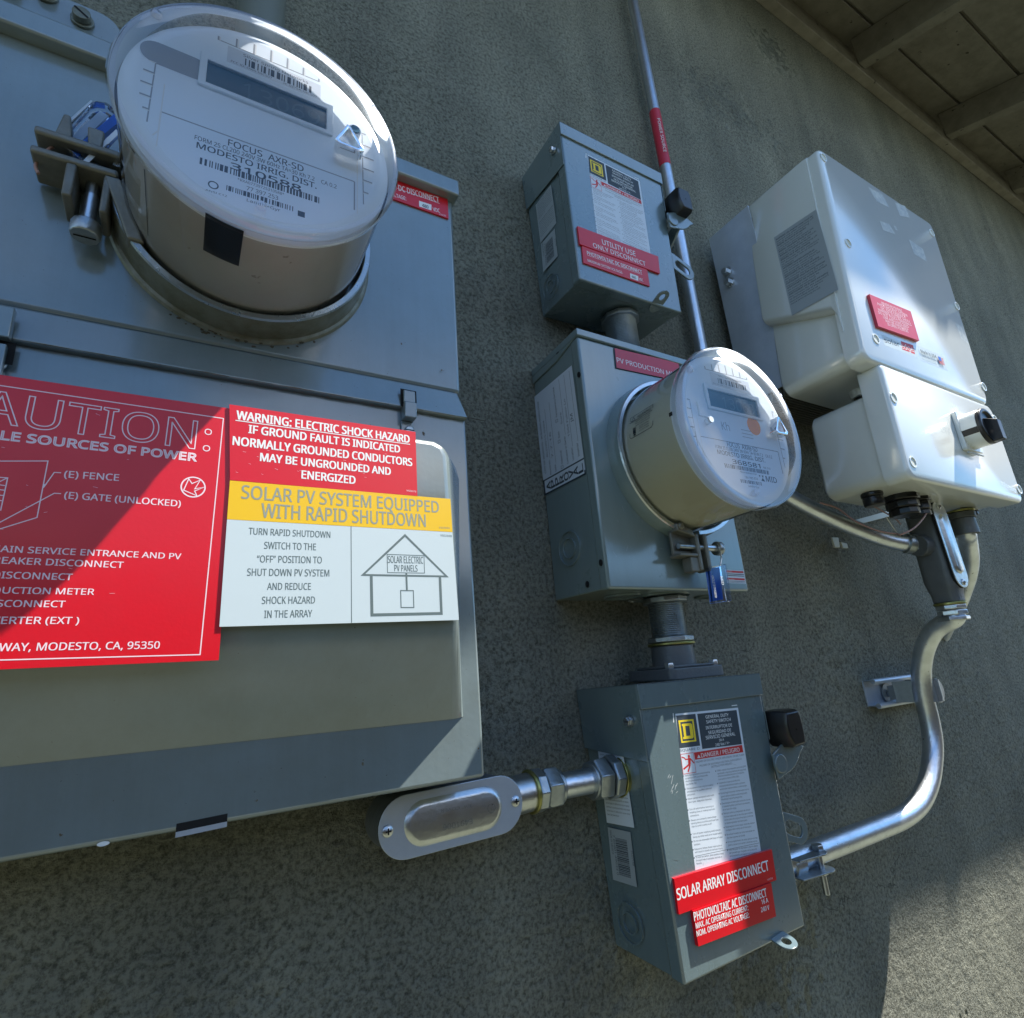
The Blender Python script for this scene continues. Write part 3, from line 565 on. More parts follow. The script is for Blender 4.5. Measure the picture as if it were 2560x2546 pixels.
def ibody(M):
    for st, a, b, c in (('TURN RAPID SHUTDOWN', (192, 1048), (828, 1076), (194, 996)), ('SWITCH TO THE', (313, 1160), (716, 1172), (315, 1106)), ('“OFF” POSITION TO', (256, 1266), (762, 1274), (258, 1212)), ('SHUT DOWN PV SYSTEM', (180, 1370), (820, 1376), (182, 1314)),
                        ('AND REDUCE', (336, 1480), (676, 1480), (338, 1426)), ('SHOCK HAZARD', (295, 1590), (708, 1586), (297, 1534)), ('IN THE ARRAY', (313, 1700), (686, 1692), (315, 1642)),
                        ('SOLAR ELECTRIC', (1278, 1270), (1552, 1276), (1280, 1216)), ('PV PANELS', (1328, 1336), (1508, 1338), (1330, 1286))): M.ptext(PW, st, zS(*a), zS(*b), zS(*c), INKG, bold=.014)
    M.ptext(PW, 'VS0269B', zS(1685, 1064), zS(1775, 1070), zS(1686, 1048), INKG)
    M.line(PW, S_(990, 985), S_(994, 1735), .0005, INKG, .0004)
    M.pline(PW, [S_(1410, 1056), S_(1082, 1364), S_(1735, 1376)], .0016, INKG, .0004, True)
    M.pline(PW, [S_(1147, 1370), S_(1153, 1676), S_(1694, 1664), S_(1682, 1380)], .0020, INKG, .0004)
    M.pline(PW, [S_(1271, 1204), S_(1558, 1214), S_(1562, 1350), S_(1274, 1346)], .0005, INKG, .0004, True); M.line(PW, S_(1420, 1350), S_(1425, 1486), .0014, INKG, .0004)
    M.pline(PW, [S_(1376, 1486), S_(1475, 1487), S_(1479, 1618), S_(1380, 1618)], .0007, INKG, .0004, True)
sign('warning_sign', (42, 35), (1492, 250), ((46, 625), (1507, 752)), RED, 'bright red sign with white WARNING text', wbody)
sign('shutdown_sign', (46, 628), (1764, 772), ((24, 930), (1780, 1030)), YEL, 'yellow rapid shutdown sign', ybody)
sign('instruction_sign', (24, 932), (1780, 1032), ((-36, 1768), (1830, 1715)), WHITE, 'white sign with house diagram', ibody)

# ------------------------------------------------------------------ electricity meters
def meter(cx, cz, yr, yf, label, number, ftype, hmat, old):
    """yr: front of the socket ring, yf: front of the clear cover"""
    root = thing('electric_meter', (cx, yr, cz - .09), label, 'electric meter', 'electricity meters'); A = (0, -1, 0); D = yr - yf
    F = FY(yf + .0085); F.O = Vector((cx, yf + .0085, cz))
    M = MB(); M.lathe((cx, yr + .02, cz), A, [(0, 0), (.0848, 0), (.0848, .02 + D - .019)], hmat, 128)
    M.lathe((cx, yr + .02, cz), A, [(.0848, .02 + D - .019), (.0845, .02 + D - .0120), (.0820, .02 + D - .0105), (.0765, .02 + D - .0088), (.0745, .02 + D - .0086)], FACE, 128)
    if old:
        pl = Pl((cx, yr, cz), (1, 0, 0), (0, 1, 0))
    M.build('housing', root)
    # face with vents, bezel, recessed name plate
    M = MB(); M.disc(F, (0, 0), .0748, FACE, -.002, 0, n=96)
    def stripes(n, p0, p1, depth, out):
        p0 = Vector(p0); p1 = Vector(p1); d = (p1 - p0); e = d.normalized()
        M.line(F, p0 + out * -.0, p1, .0008, FACED, .0003)
        for i in range(n + 1):
            a = p0 + d * i / n; L = 0
            while (a + out * L).length < .0725: L += .0005
            M.line(F, a, a + out * L, .0011, FACED, .0003); M.line(F, a + e * .0011, a + e * .0011 + out * L, .0007, INKW, .0004)
    stripes(6, (-.034, .0615), (.032, .0630), .01, Vector((0, 1))); stripes(5, (-.0665, .020), (-.0668, -.030), .01, Vector((-1, 0))); stripes(6, (.0640, .030), (.0650, -.036), .01, Vector((1, 0)))
    for sx in (-1, 1):
        M.line(F, (sx * .0605, .004), (sx * .0605, -.046), .0007, INKW, .0005)
    M.pline(F, [(-.0605, -.0186), (.0585, -.0186)], .0009, FACED, .0004); M.pline(F, [(-.0605, -.0186), (-.0605, -.034), (-.0632, -.039)], .001, INKW, .0005); M.pline(F, [(.0585, -.0186), (.0585, -.044)], .001, FACED, .0005)
    if old:
        M.poly(F, stad((-.0665, .0275), (-.046, .0275), .0092), FACED, .0003)
    M.build('face_plate', root, label='white plastic face behind the clear cover')
    M = MB(); W = [(-.0432, .0425), (.0425, .0425), (.0425, .0145), (-.0432, .0145)]; M.ringpoly(F, W, [(-.0388, .0375), (.0378, .0375), (.0378, .0175), (-.0388, .0175)], FACE, 0, .0022)
    M.rect(F, -.0388, .0175, .0378, .0375, LCD, .0006)
    for i, ch in enumerate('88888' if False else '13069'): M.text(F, ch, (-.017 + i * .0105, .0205), LCDS, .0125, lift=.0008)
    M.build('display', root, bev=.0005)
    M = MB(); M.rect(F, -.028, .0445, .0335, .0600, LABEL, .0004)
    if old:
        M.text(F, 'Silver Spring Networks', (.003, .0560), INKB, .0024, .043, 'C', lift=.0007); M.text(F, 'FCC ID: OWS-NIC507', (-.0255, .0462), INKB, .0017, .026, lift=.0007); M.text(F, 'IC 5975A-NIC507', (.008, .0462), INKB, .0017, .023, lift=.0007)
    else: M.text(F, 'Silver Spring Networks', (.003, .0568), INKB, .0019, .036, 'C', lift=.0007)
    M.barcode(F, -.017, .0485, .027, .0548, INKB, .0007, 56, seed=3)
    if not old: M.text(F, 'FCC ID: OWS-NIC510', (-.0255, .0462), INKB, .0014, .026, lift=.0007)
    M.build('network_label', root)
    M = MB()
    dz = 0 if old else .0025
    M.text(F, ftype, (0, -.0262 + dz), INKB, .0052, .0465, 'C', bold=.012)
    M.text(F, 'FORM 2S CL200 240V 3W 60Hz TA=30 Kh 7.2', (-.0415, -.0307 + dz), INKB, .0034, .0725, bold=.006); M.text(F, 'CA 0.2', (.0355, -.0307 + dz), INKB, .0034, .0105)
    M.text(F, 'MODESTO IRRIG. DIST.', (-.0400, -.0368 + dz), INKB, .0046, .0725, bold=.02)
    M.barcode(F, -.0375 if old else -.0330, -.0486 if old else -.0478, .0345, -.0434, INKB, .0003, 110, seed=5)
    M.text(F, number, (-.0205, -.0440 if old else -.0422), INKB, .0050 if old else .0048, .0430, bold=.035, lift=.0008)
    if old:
        M.text(F, '*RXA07739725310588*', (-.002, -.0518), INKB, .0022, .028, 'C'); M.text(F, '77 397 253', (-.0105, -.0570), INKB, .0032, .019); M.barcode(F, -.0218, -.0622, .018, -.0582, INKB, .0003, 70, seed=8)
        M.text(F, 'Landis+Gyr', (0, -.0658), INKB, .0022, .02, 'C'); M.annulus(F, (-.029, -.0615), .0022, .003, INKB, .0002, .0004); M.text(F, 'ANSI C12', (-.033, -.0675), INKB, .0014, .012)
        M.rect(F, .021, -.0645, .0255, -.0600, INKB, .0003)
    else:
        M.text(F, 'NIC 510', (.0275, -.0418), INKB, .0022, .011); M.text(F, '*RXA184995974*', (-.012, -.0508), INKB, .0018, .026); M.text(F, '184 995 974', (-.006, -.0562), INKB, .0026, .020); M.barcode(F, -.0135, -.0615, .0185, -.0578, INKB, .0003, 60, seed=9)
        M.text(F, 'Landis+Gyr', (.005, -.0650), INKB, .0022, .017, 'C')
        M.text(F, 'MID', (.0275, -.0560), INKB, .0062, .0175, bold=.02)
        M.poly(F, [(.017, -.0500), (.0195, -.0500), (.0182, -.0525)], INKB, .0004); M.poly(F, [(.0215, -.0500), (.0245, -.0500), (.023, -.0530)], INKB, .0004); M.poly(F, [(.0195, -.0560), (.0225, -.0525), (.0255, -.0565)], INKB, .0004)
    M.build('name_plate_print', root)
    if not old:
        M = MB(); M.disc(F, (.0265, .0065), .0105, ORNG, .0006, .0010, n=40); M.build('round_sticker', root, label='orange round sticker')
        M = MB(); M.rect(F, -.0575, .004, -.0445, .019, FACE, .0002, .0020); M.cyl((cx - .0475, yf + .008, cz - .001), (cx - .0475, yf + .002, cz - .001), .0032, FACE, 20); M.build('optical_port', root)
        M = MB()
        for k in range(3): M.line(F, (.004, -.001 - .004 * k), (.021, -.001 - .004 * k), .0007, FACED, .0003)
        M.text(F, 'Kh', (-.026, -.006), FACED, .009, .012); M.build('face_embossing', root)
        PLs = Pl((cx - .08375, yr - .04, cz + .012), (0, -1, 0), (0, 0, 1)); M = MB()
        rr_ = .0850
        def cyp(u, v): t = math.radians(180 - 8) - v / rr_; return (cx + rr_ * math.cos(t), yr - u, cz + rr_ * math.sin(t))
        class CP:  # print wrapped on the drum
            O = None
            def pt(s, a, b, h=0): t = math.radians(168) - b / rr_; return Vector((cx + (rr_ + h) * math.cos(t), yr - a, cz + (rr_ + h) * math.sin(t)))
        cp_ = CP(); cp_.N = Vector((-1, 0, 0)); M2 = MB(); ln = lambda p, q: M2.line(cp_, p, q, .0005, INKB, .0003)
        for p, q in (((.008, -.012), (.043, -.012)), ((.043, -.012), (.043, .012)), ((.043, .012), (.041, .014)), ((.041, .014), (.010, .014)), ((.010, .014), (.008, .012)), ((.008, .012), (.008, -.012)), ((.008, -.005), (.043, -.005))): ln((p[0], -p[1]), (q[0], -q[1]))
        M2.text(cp_, 'WARNING', (.020, .0065), INKB, .0032, .020, lift=.0003); M2.pline(cp_, [(.0105, .0062), (.0165, .0062), (.0135, .0105)], .0005, INKB, .0003, True)
        for k, st in enumerate(('HAZARDOUS VOLTAGE', 'WILL SHOCK OR BURN', 'CAUSE SERIOUS INJURY')): M2.text(cp_, st, (.0175, .0022 - .0026 * k), INKB, .0014, .022, lift=.0003)
        for k, st in enumerate(('NO SERVICEABLE', 'PARTS INSIDE', 'DO NOT OPEN')): M2.text(cp_, st, (.0235, -.0062 - .0025 * k), INKB, .0014, .014, lift=.0003)
        M2.rect(cp_, .0135, -.0105, .0175, -.0065, INKB, .0003)
        for k in range(4): M2.rect(cp_, .0135 + .0011 * k, -.0065, .0142 + .0011 * k, -.0035, INKB, .0003)
        M2.rect(cp_, .0140, -.0125, .0170, -.0110, INKB, .0003)
        M2.build('warning_print', root)
        M = MB(); t0 = math.radians(176); M.add([(cx + .0852 * math.cos(t), yy, cz + .0852 * math.sin(t)) for t in (t0 - .02, t0 + .03) for yy in (yf + .021, yf + .0165)], [(0, 1, 3, 2)], BLACKV); M.build('housing_notch', root)
    else:
        # dark optical window low on the drum
        def dr(t, h, rr=.0852): return (cx + rr * math.cos(t), yr - h, cz + rr * math.sin(t))
        M = MB(); ts = [math.radians(-112 + 1.7 * k) for k in range(10)]; V = []
        for t in ts: V += [dr(t, .043), dr(t, .078)]
        M.add(V, [(2 * i, 2 * i + 2, 2 * i + 3, 2 * i + 1) for i in range(9)], BLACK); M.build('optical_window', root, label='dark window in the drum')
        M = MB(); t0 = math.radians(-141.5); M.add([dr(t0, .010), dr(t0 + .006, .010), dr(t0 + .009, .070), dr(t0 - .002, .070)], [(0, 1, 2, 3)], BLACKV); M.build('seam', root)
        M = MB(); M.cyl((cx + .0575, yf + .0085, cz + .0245), (cx + .0575, yf + .0035, cz + .0245), .0045, FACE, 20); M.cyl((cx + .0575, yf + .0035, cz + .0245), (cx + .0575, yf + .0025, cz + .0245), .0032, LCD, 20); M.build('indicator', root)
    # clear cover
    M = MB(); R0 = .0868
    M.lathe((cx, yr, cz), A, [(R0 + .001, 0), (R0, .004), (R0 - .0005, D - .016), (R0 + .0012, D - .014), (R0 + .0024, D - .006), (R0 + .0018, D - .0018), (R0 - .001, D), (R0 - .006, D - .0003), (.0765, D - .0028), (0, D - .0022)], CLR, 128)
    cov = M.build('glass_cover', root, label='clear domed plastic cover')
    M = MB(); M.lathe((cx, yr, cz), A, [(R0 + .0026, D - .007), (R0 + .0030, D - .0035), (R0 + .0012, D + .0004), (R0 - .0022, D + .0002)], CLRR, 128); M.build('cover_rim', cov)
    for a in (145, 33.5, 268.5):
        t = math.radians(a); c = (cx + .0835 * math.cos(t), yf, cz + .0835 * math.sin(t)) if a != 268.5 else (cx + .0725 * math.cos(t), yf + .002, cz + .0725 * math.sin(t))
        M = MB(); dome(M, c, A, .0035, CLRR, .9); M.build('cover_nub', cov)
    bc = Vector((cx + .0515, 0, cz + .0035)); M = MB()
    tri = [(.0, .0125), (.0115, -.0065), (.008, -.0095), (-.008, -.0095), (-.0115, -.0065), (-.002, .0135)]
    Fb = Pl((bc.x, yf - .006, bc.z), (1, 0, 0), (0, 0, 1)); big = [(x * .92, y * .92) for x, y in tri]; sm = [(x * .62, y * .62) for x, y in tri]
    M.ringpoly(Fb, big, sm, CLRR, -.009, .001); M.poly(Fb, sm, CLR, -.004); M.build('reset_button', cov, bev=.001)
    return root
MA = (.0250, .3690); MMc = (.4850, .2290)
meter(MA[0], MA[1], -.1275, -.2195, 'largest electric meter with a dirty drum, number 310588, above the red caution sign', '310588', 'FOCUS  AXR-SD', HOUS, True)
meter(MMc[0], MMc[1], -.1147, -.2015, 'smaller looking electric meter numbered 368581 with an orange dot on its face', '368581', 'FOCUS  AXRe-SD', HOUSM, False)
def ring(cx, cz, yb_, yf_, m, rim, label, gap):
    root = thing('sealing_ring', (cx, yb_, cz - .097), label, 'meter ring', 'meter sealing rings')
    h = yb_ - yf_; M = MB(); g0 = math.radians(gap + 5); g1 = math.radians(gap + 355)
    M.lathe((cx, yb_, cz), (0, -1, 0), [(.0962, 0), (.0962, h * .35), (.0948, h - .004), (.0940, h - .0008), (.0925, h), (.0895, h), (.0890, h - .002), (.0890, h - .009), (.0925, h - .009), (.0925, 0)], m, 120, g0, g1, closed=True); M.build('band', root)
    M = MB(); M.lathe((cx, yb_, cz), (0, -1, 0), [(.0946, h - .0015), (.0938, h + .0003), (.0900, h + .0003), (.0893, h - .001)], rim, 120, g0, g1); M.build('band_lip', root)
    if m is RUSTG: M = MB(); M.lathe((cx, yb_, cz), (0, -1, 0), [(.1000, 0), (.0985, .0022), (.0962, .0030)], m, 120); M.build('socket_flange', root)
    return root
RIMA = mat('ring_edge_metal', (.42, .47, .50), .28, .8, (90, .7, (.3, .33, .33)), (300, .2))
ringA = ring(MA[0], MA[1], YU - .0003, -.1282, RUSTG, RIMA, 'grimy grey-green sealing ring round the largest meter', 181)
ringM = ring(MMc[0], MMc[1], -.0975, -.1152, GREYM, STEEL, 'clean grey sealing ring round the meter with the orange dot', 268)
rd = random.Random(3)
for k in range(26):
    t = math.radians(rd.gauss(-100, 17)); rr_ = .0990 + abs(rd.gauss(0, .0022)); c = (MA[0] + rr_ * math.cos(t), MA[1] + rr_ * math.sin(t)); M = MB(); r0 = rd.uniform(.0006, .0020)
    M.poly(PLU, [(c[0] + r0 * rd.uniform(.5, 1.3) * math.cos(j * .785), c[1] + r0 * rd.uniform(.4, 1) * math.sin(j * .785)) for j in range(8)], GRIME, .0004 if rr_ > .1005 else .0016); M.build('dirt_crumb', ringA)
# clamp of ring A (left side, bolt pointing down)
M = MB(); x1 = MA[0] - .091; yc = -.118
for z0, z1 in ((.3785, .3845), (.3615, .3675)):
    M = MB(); M.box(x1 - .047, x1 + .002, -.134, -.104, z0, z1, CLAMPM); M.build('clamp_lug', ringA, bev=.002)
M = MB(); M.box(x1 - .027, x1 - .021, -.134, -.106, .334, .3615, CLAMPM); M.build('clamp_rib', ringA, bev=.0015)
M = MB(); M.box(x1 - .006, x1 - .001, -.132, -.106, .330, .3615, CLAMPM); M.build('clamp_rib', ringA, bev=.0015); M = MB()
M.hexa([(x1 - .006, -.133, .3615), (x1 + .004, -.133, .3615), (x1 + .022, -.131, .315), (x1 + .012, -.131, .315)], [(x1 - .006, -.106, .3615), (x1 + .004, -.106, .3615), (x1 + .022, -.106, .315), (x1 + .012, -.106, .315)], CLAMPM)
M.build('clamp_rib', ringA, bev=.0015); M = MB()
M.hexa([(x1 - .034, -.131, .405), (x1 - .030, -.131, .405), (x1 - .027, -.131, .3845), (x1 - .037, -.131, .3845)], [(x1 - .034, -.108, .405), (x1 - .030, -.108, .405), (x1 - .027, -.108, .3845), (x1 - .037, -.108, .3845)], CLAMPM)
M.build('clamp_rib', ringA, bev=.0015); M = MB()
M.hexa([(x1 - .020, -.131, .401), (x1 - .010, -.131, .401), (x1 - .010, -.131, .3845), (x1 - .018, -.131, .3845)], [(x1 - .020, -.108, .401), (x1 - .010, -.108, .401), (x1 - .010, -.108, .3845), (x1 - .018, -.108, .3845)], CLAMPM)
M.build('clamp_rib', ringA, bev=.0015)
M = MB(); bx_ = x1 - .0135; M.thread((bx_, yc, .345), (bx_, yc, .388), .0042, ZINC); M.cyl((bx_, yc, .327), (bx_, yc, .352), .0046, STEEL); M.nut((bx_, yc, .3165), (bx_, yc, .3275), .0092, ZINC, 12)
M.line(Pl((bx_, yc, .3163), (1, 0, 0), (0, 1, 0)), (-.006, 0), (.006, 0), .0016, BLACKV, 0); M.build('clamp_bolt', ringA, bev=.0006)
# blue seal on ring A
PS = FY(-.124); zS2 = Z(0, 200, .2603); q = lambda *p: [PS.px(zS2(*v)) for v in p]
sealA = thing('seal_tag', (x1 - .028, -.124, .3975), 'clear and blue plastic seal leaning beside the largest meter', 'seal', 'blue utility seals')
M = MB(); M.poly(PS, q((555, 590), (640, 690), (820, 860), (1150, 520), (1130, 330), (1030, 255), (930, 240), (860, 260)), TAGC, -.0040, .0040); M.build('shell', sealA, bev=.0015)
M = MB(); M.poly(PS, q((520, 575), (560, 590), (900, 262), (880, 250)), SILV, .0041, .0052); M.build('shell_edge', sealA, bev=.0004)
M = MB(); M.poly(PS, q((690, 700), (750, 765), (1140, 430), (1100, 350)), BLUE, -.0025, .0022); M.build('insert', sealA); M = MB(); M.poly(PS, q((600, 625), (670, 690), (1040, 340), (960, 290)), SILV, -.0020, -.0005); M.build('liner', sealA)
M = MB(); M.poly(PS, q((790, 835), (830, 868), (1150, 560), (1120, 520)), LABEL, .0041, .0043); k = PS.off(.0043); M.ptext(k, 'MID', zS2(955, 740), zS2(1070, 630), zS2(935, 705), INKB, lift=.0004, bold=.02); M.build('print', sealA)
M = MB(); a = PS.pt(*q((590, 645))[0], .0); M.tube([a, at(zS2(510, 645), -.124), at(zS2(430, 700), -.124), at(zS2(350, 800), -.124), at(zS2(345, 850), -.124), at(zS2(370, 900), -.124)], .0011, COPP, n=8); M.build('wire', sealA)
# clamp of ring M (bottom, bolt pointing right)
cx, cz = MMc; zt = cz - .094
for x0, x2 in ((cx + .002 - .0085, cx + .002 - .0035), (cx + .002 + .0045, cx + .002 + .0095)):
    M = MB(); M.box(x0, x2, -.119, -.101, zt - .041, zt, CLAMPM); M.build('clamp_lug', ringM, bev=.0015)
M = MB(); M.hexa([(cx - .032, -.119, zt + .010), (cx - .010, -.119, zt + .004), (cx - .006, -.119, zt - .004), (cx - .032, -.119, zt + .002)], [(cx - .032, -.104, zt + .010), (cx - .010, -.104, zt + .004), (cx - .006, -.104, zt - .004), (cx - .032, -.104, zt + .002)], CLAMPM)
M.box(cx - .034, cx - .007, -.110, -.106, zt - .024, zt + .002, CLAMPM); M.box(cx - .034, cx - .007, -.119, -.103, zt - .026, zt - .0225, CLAMPM); M.box(cx - .0175, cx - .0055, -.117, -.104, zt - .042, zt - .026, CLAMPM)
dome(M, (cx - .026, -.119, zt + .007), (0, -1, 0), .004, CLAMPM); M.build('clamp_rib', ringM, bev=.0012)
M = MB(); zb_ = zt - .0145; M.thread((cx - .030, -.114, zb_), (cx + .012, -.114, zb_), .0032, ZINC); M.cyl((cx + .010, -.114, zb_), (cx + .028, -.114, zb_), .0038, STEEL); M.nut((cx + .028, -.114, zb_), (cx + .035, -.114, zb_), .0080, ZINC, 14); M.cyl((cx + .035, -.114, zb_), (cx + .0352, -.114, zb_), .0055, BLACKV); M.build('clamp_bolt', ringM, bev=.0005)
sealM = thing('seal_tag', (cx + .030, -.118, .055), 'clear and blue plastic seal hanging by a wire below the meter with the orange dot', 'seal', 'blue utility seals')
PS = FY(-.118); q = [PS.px(zM(*p)) for p in ((1075, 1490), (1175, 1470), (1212, 1690), (1105, 1705))]
M = MB(); M.poly(PS, q, TAGC, -.0035, .0035); M.build('shell', sealM, bev=.001)
q = [PS.px(zM(*p)) for p in ((1097, 1495), (1140, 1486), (1162, 1680), (1120, 1688))]; M = MB(); M.poly(PS, q, BLUE, -.0022, .0022); M.build('insert', sealM)
M = MB(); M.ptext(PS, 'MID', zM(1137, 1545), zM(1147, 1595), zM(1150, 1543), INKW, lift=.0040); M.ptext(PS, '00239689', zM(1085, 1540), zM(1105, 1670), zM(1097, 1538), INKW, lift=.0040); M.build('print', sealM)
M = MB(); p0 = at(zM(1155, 1470), -.118); M.tube([p0, at(zM(1160, 1430), -.118), at(zM(1150, 1370), -.120), at(zM(1135, 1345), -.117)], .0007, COPP if False else STEEL, n=8); M.build('wire', sealM)
# ------------------------------------------------------------------ safety switches
YD = -.0931
def lerp(a, b, t): return tuple(Vector(a) * (1 - t) + Vector(b) * t)
class SwBox:
    def __init__(s, f, b):   # pixel corners: front TL,TR,BR,BL on plane YD ; back on the wall
        s.f = [at(p, YD) for p in f]; s.b = [at(p, -.001) if not isinstance(p, Vector) else p for p in b]
ARMP = [(105, 640), (175, 560), (243, 500), (330, 530), (405, 560), (368, 620), (350, 690), (320, 750), (285, 790), (230, 830), (165, 880)]
def ARM(o):
    pl = FY(-.099); q = [pl.px(zW(*p)) for p in ARMP]; F1 = at(zD(1100, 98), YD); return [(a - F1.x + o.x, b - F1.z + o.z) for a, b in q]
def switch(box, label, hood_h, uni, sub):
    F, B = box; x0, z0 = F[0].x, F[0].z; root = thing('safety_switch', ((F[0].x + F[1].x) / 2, 0, F[3].z), label, 'safety switch', 'grey safety switches')
    PLN = FY(YD)
    def on(a, b, y=YD):  # a,b are fractions over the front
        t = F[0].lerp(F[1], a); u = F[3].lerp(F[2], a); q = t.lerp(u, b); r0 = B[0].lerp(B[1], a).lerp(B[3].lerp(B[2], a), b); k = (y - YD) / (0 - YD); return q.lerp(r0, k)
    # body and front cover
    M = MB(); k = .012; M.hexa([on(k, .01, YD + .004), on(1 - k, .01, YD + .004), on(1 - k, 1 - .004, YD + .004), on(k, 1 - .004, YD + .004)], [on(k, .01, -.001), on(1 - k, .01, -.001), on(1 - k, 1 - .004, -.001), on(k, 1 - .004, -.001)], GREYD); M.build('enclosure', root, bev=.0012)
    M = MB(); M.hexa([on(0, .02), on(1, .02), on(1, 1), on(0, 1)], [on(.0, .02, YD + .016), on(1, .02, YD + .016), on(1, 1, YD + .016), on(0, 1, YD + .016)], GREYD); cov = M.build('cover', root, bev=.0022)
    # rain hood wraps front and sides
    hh = hood_h; M = MB(); e = .008
    M.hexa([on(-e, 0, YD - .0022), on(1 + e, 0, YD - .0022), on(1 + e, hh, YD - .0022), on(-e, hh, YD - .0022)], [on(-e, 0, YD + .0002), on(1 + e, 0, YD + .0002), on(1 + e, hh, YD + .0002), on(-e, hh, YD + .0002)], GREYD)
    for a in (-e, 1 + e - .006):
        M.hexa([on(a, 0, YD), on(a + .006, 0, YD), on(a + .006, .285, YD), on(a, .285, YD)], [on(a, 0, -.001), on(a + .006, 0, -.001), on(a + .006, .245, -.001), on(a, .245, -.001)], GREYD)
    M.hexa([on(-e, 0, YD - .0022), on(1 + e, 0, YD - .0022), on(1 + e, .006, YD - .0022), on(-e, .006, YD - .0022)], [on(-e, 0, -.001), on(1 + e, 0, -.001), on(1 + e, .006, -.001), on(-e, .006, -.001)], GREYD)
    M.build('rain_hood', root, bev=.0012)
    # left side plane
    sx = on(-e, .15, YD).x; SL = Pl(on(-e, .5, -.047), on(-e, .5, YD) - on(-e, .5, -.001), on(-e, 0, -.05) - on(-e, 1, -.05)); SL2 = SL.off(-.0012)
    def sd(fy, fb): # fy 0 front..1 back, fb 0 top..1 bottom
        p = on(0, fb, YD * (1 - fy)) - SL.O; return (p.dot(SL.U), p.dot(SL.V))
    M = MB(); c = sd(.16, .135); M.disc(SL, c, .0052, STEEL, 0, .0022, n=24); M.nut(SL.pt(*c, .002), SL.pt(*c, .006), .0042, STEEL); M.line(SL, (c[0] - .003, c[1]), (c[0] + .003, c[1]), .0009, BLACKV, .0061); M.build('side_screw', root)
    M = MB(); c = SL2.px(zD(392, 1492)) if sub == 0 else SL2.px(zT(312, 1402))
    for r0, r1 in ((.0165, .0175), (.0085, .0095)): M.annulus(SL2, c, r0, r1, GREYD, -.0004, .0014)
    M.build('side_knockout', root)
    # bottom knockouts
    PB = Pl(on(0, 1, -.001) - Vector((0, 0, -.0008)), (1, 0, 0), (0, 1, 0)); PBn = Pl(PB.O, (0, 1, 0), (1, 0, 0))
    # stamped ON / O / OFF
    M = MB(); wd = (F[1] - F[0]).length
    def fp(a, b): p = on(a, b); return (p.x, p.z)
    up = F[0] - F[3]; 
    M.text(PLN, 'ON', fp(.875, .165), GREYD, .0085, .020, lift=0, extr=.00022, bold=.02); M.build('stamped_on', cov); M = MB(); M.text(PLN, 'OFF', fp(.865, .870), GREYD, .0090, .0225, lift=0, extr=.00022, bold=.02)
    M.build('stamped_off', cov); M = MB(); M.annulus(PLN, fp(.925, .790), .0032, .0048, GREYD, 0, .0006); M.build('stamped_ring', cov)
    # main label (positions measured on the lower switch)
    D0 = at(zL(185, 250), YD); TLl = FY(YD)
    def u(p): q = at(zL(*p), YD) - D0; return (LO.x + q.x, LO.z + q.z)
    LO = at(zL(185, 250), YD) if sub == 0 else at(zT(605, 342), YD)
    pl = PLN; a, b, c_ = u((185, 250)), u((787, 190)), u((378, 1752)); d = (b[0] + c_[0] - a[0], b[1] + c_[1] - a[1])
    M = MB(); M.poly(pl, [a, b, d, c_], LABEL, .0003)
    def q4(p, m, h): M.poly(pl, [u(x) for x in p], m, h)
    q4([(192, 268), (378, 250), (424, 555), (226, 582)], INKB, .0005); q4([(395, 250), (773, 213), (825, 541), (444, 588)], INKB, .0005)
    q4([(362, 622), (826, 548), (838, 618), (376, 692)], INKR, .0005)
    q4([(214, 314), (358, 299), (388, 513), (244, 530)], INKY, .0007); q4([(232, 330), (347, 318), (370, 500), (256, 514)], INKB, .0008)
    q4([(246, 348), (330, 338), (346, 352), (362, 472), (350, 486), (262, 494), (260, 474), (270, 470), (256, 368), (248, 366)], INKY, .0009); q4([(279, 368), (318, 364), (330, 458), (292, 464)], INKB, .0010)
    def tx(st, p, q, c, m, bold=0, lift=.0008):
        A_ = Vector(u(p)); B_ = Vector(u(q)); C_ = Vector(u(c)); dd = B_ - A_; U = dd.normalized(); Vv = Vector((-U.y, U.x)); M.text(pl, st, A_, m, abs((C_ - A_).dot(Vv)), dd.length, ux=U, lift=lift, bold=bold)
    tx('SQUARE D', (230, 614), (418, 592), (226, 592), INKB); 
    for st, p, q, c in (('GENERAL DUTY', (478, 296), (698, 272), (475, 266)), ('SAFETY SWITCH', (485, 342), (718, 316), (482, 312)), ('INTERRUPTOR DE', (480, 400), (732, 370), (477, 370)), ('SEGURIDAD DE', (504, 446), (722, 418), (500, 416)),
                        ('SERVICIO GENERAL', (480, 496), (762, 456), (476, 464)), ('30 A', (606, 514), (654, 507), (603, 492)), ('240 Vac / V~', (572, 562), (710, 538), (569, 536))): tx(st, p, q, c, INKW, .012)
    tx('DANGER / PELIGRO', (436, 670), (804, 610), (430, 630), INKW, .02); q4([(396, 676), (428, 671), (408, 642)], INKW, .0007); q4([(408, 668), (413, 667), (410, 652)], INKR, .0009)
    tx('HAZARD OF ELECTRIC SHOCK, EXPLOSION, OR ARC FLASH', (384, 722), (846, 650), (382, 704), INKB); tx('PELIGRO DE DESCARGA ELÉCTRICA, EXPLOSIÓN O', (420, 758), (822, 690), (418, 741), INKB); tx('DESTELLO POR ARQUEO', (532, 768), (728, 734), (530, 750), INKB)
    M.pline(pl, [u(p) for p in ((236, 640), (357, 622), (384, 810), (262, 830))], .0005, INKR, .0006, True)
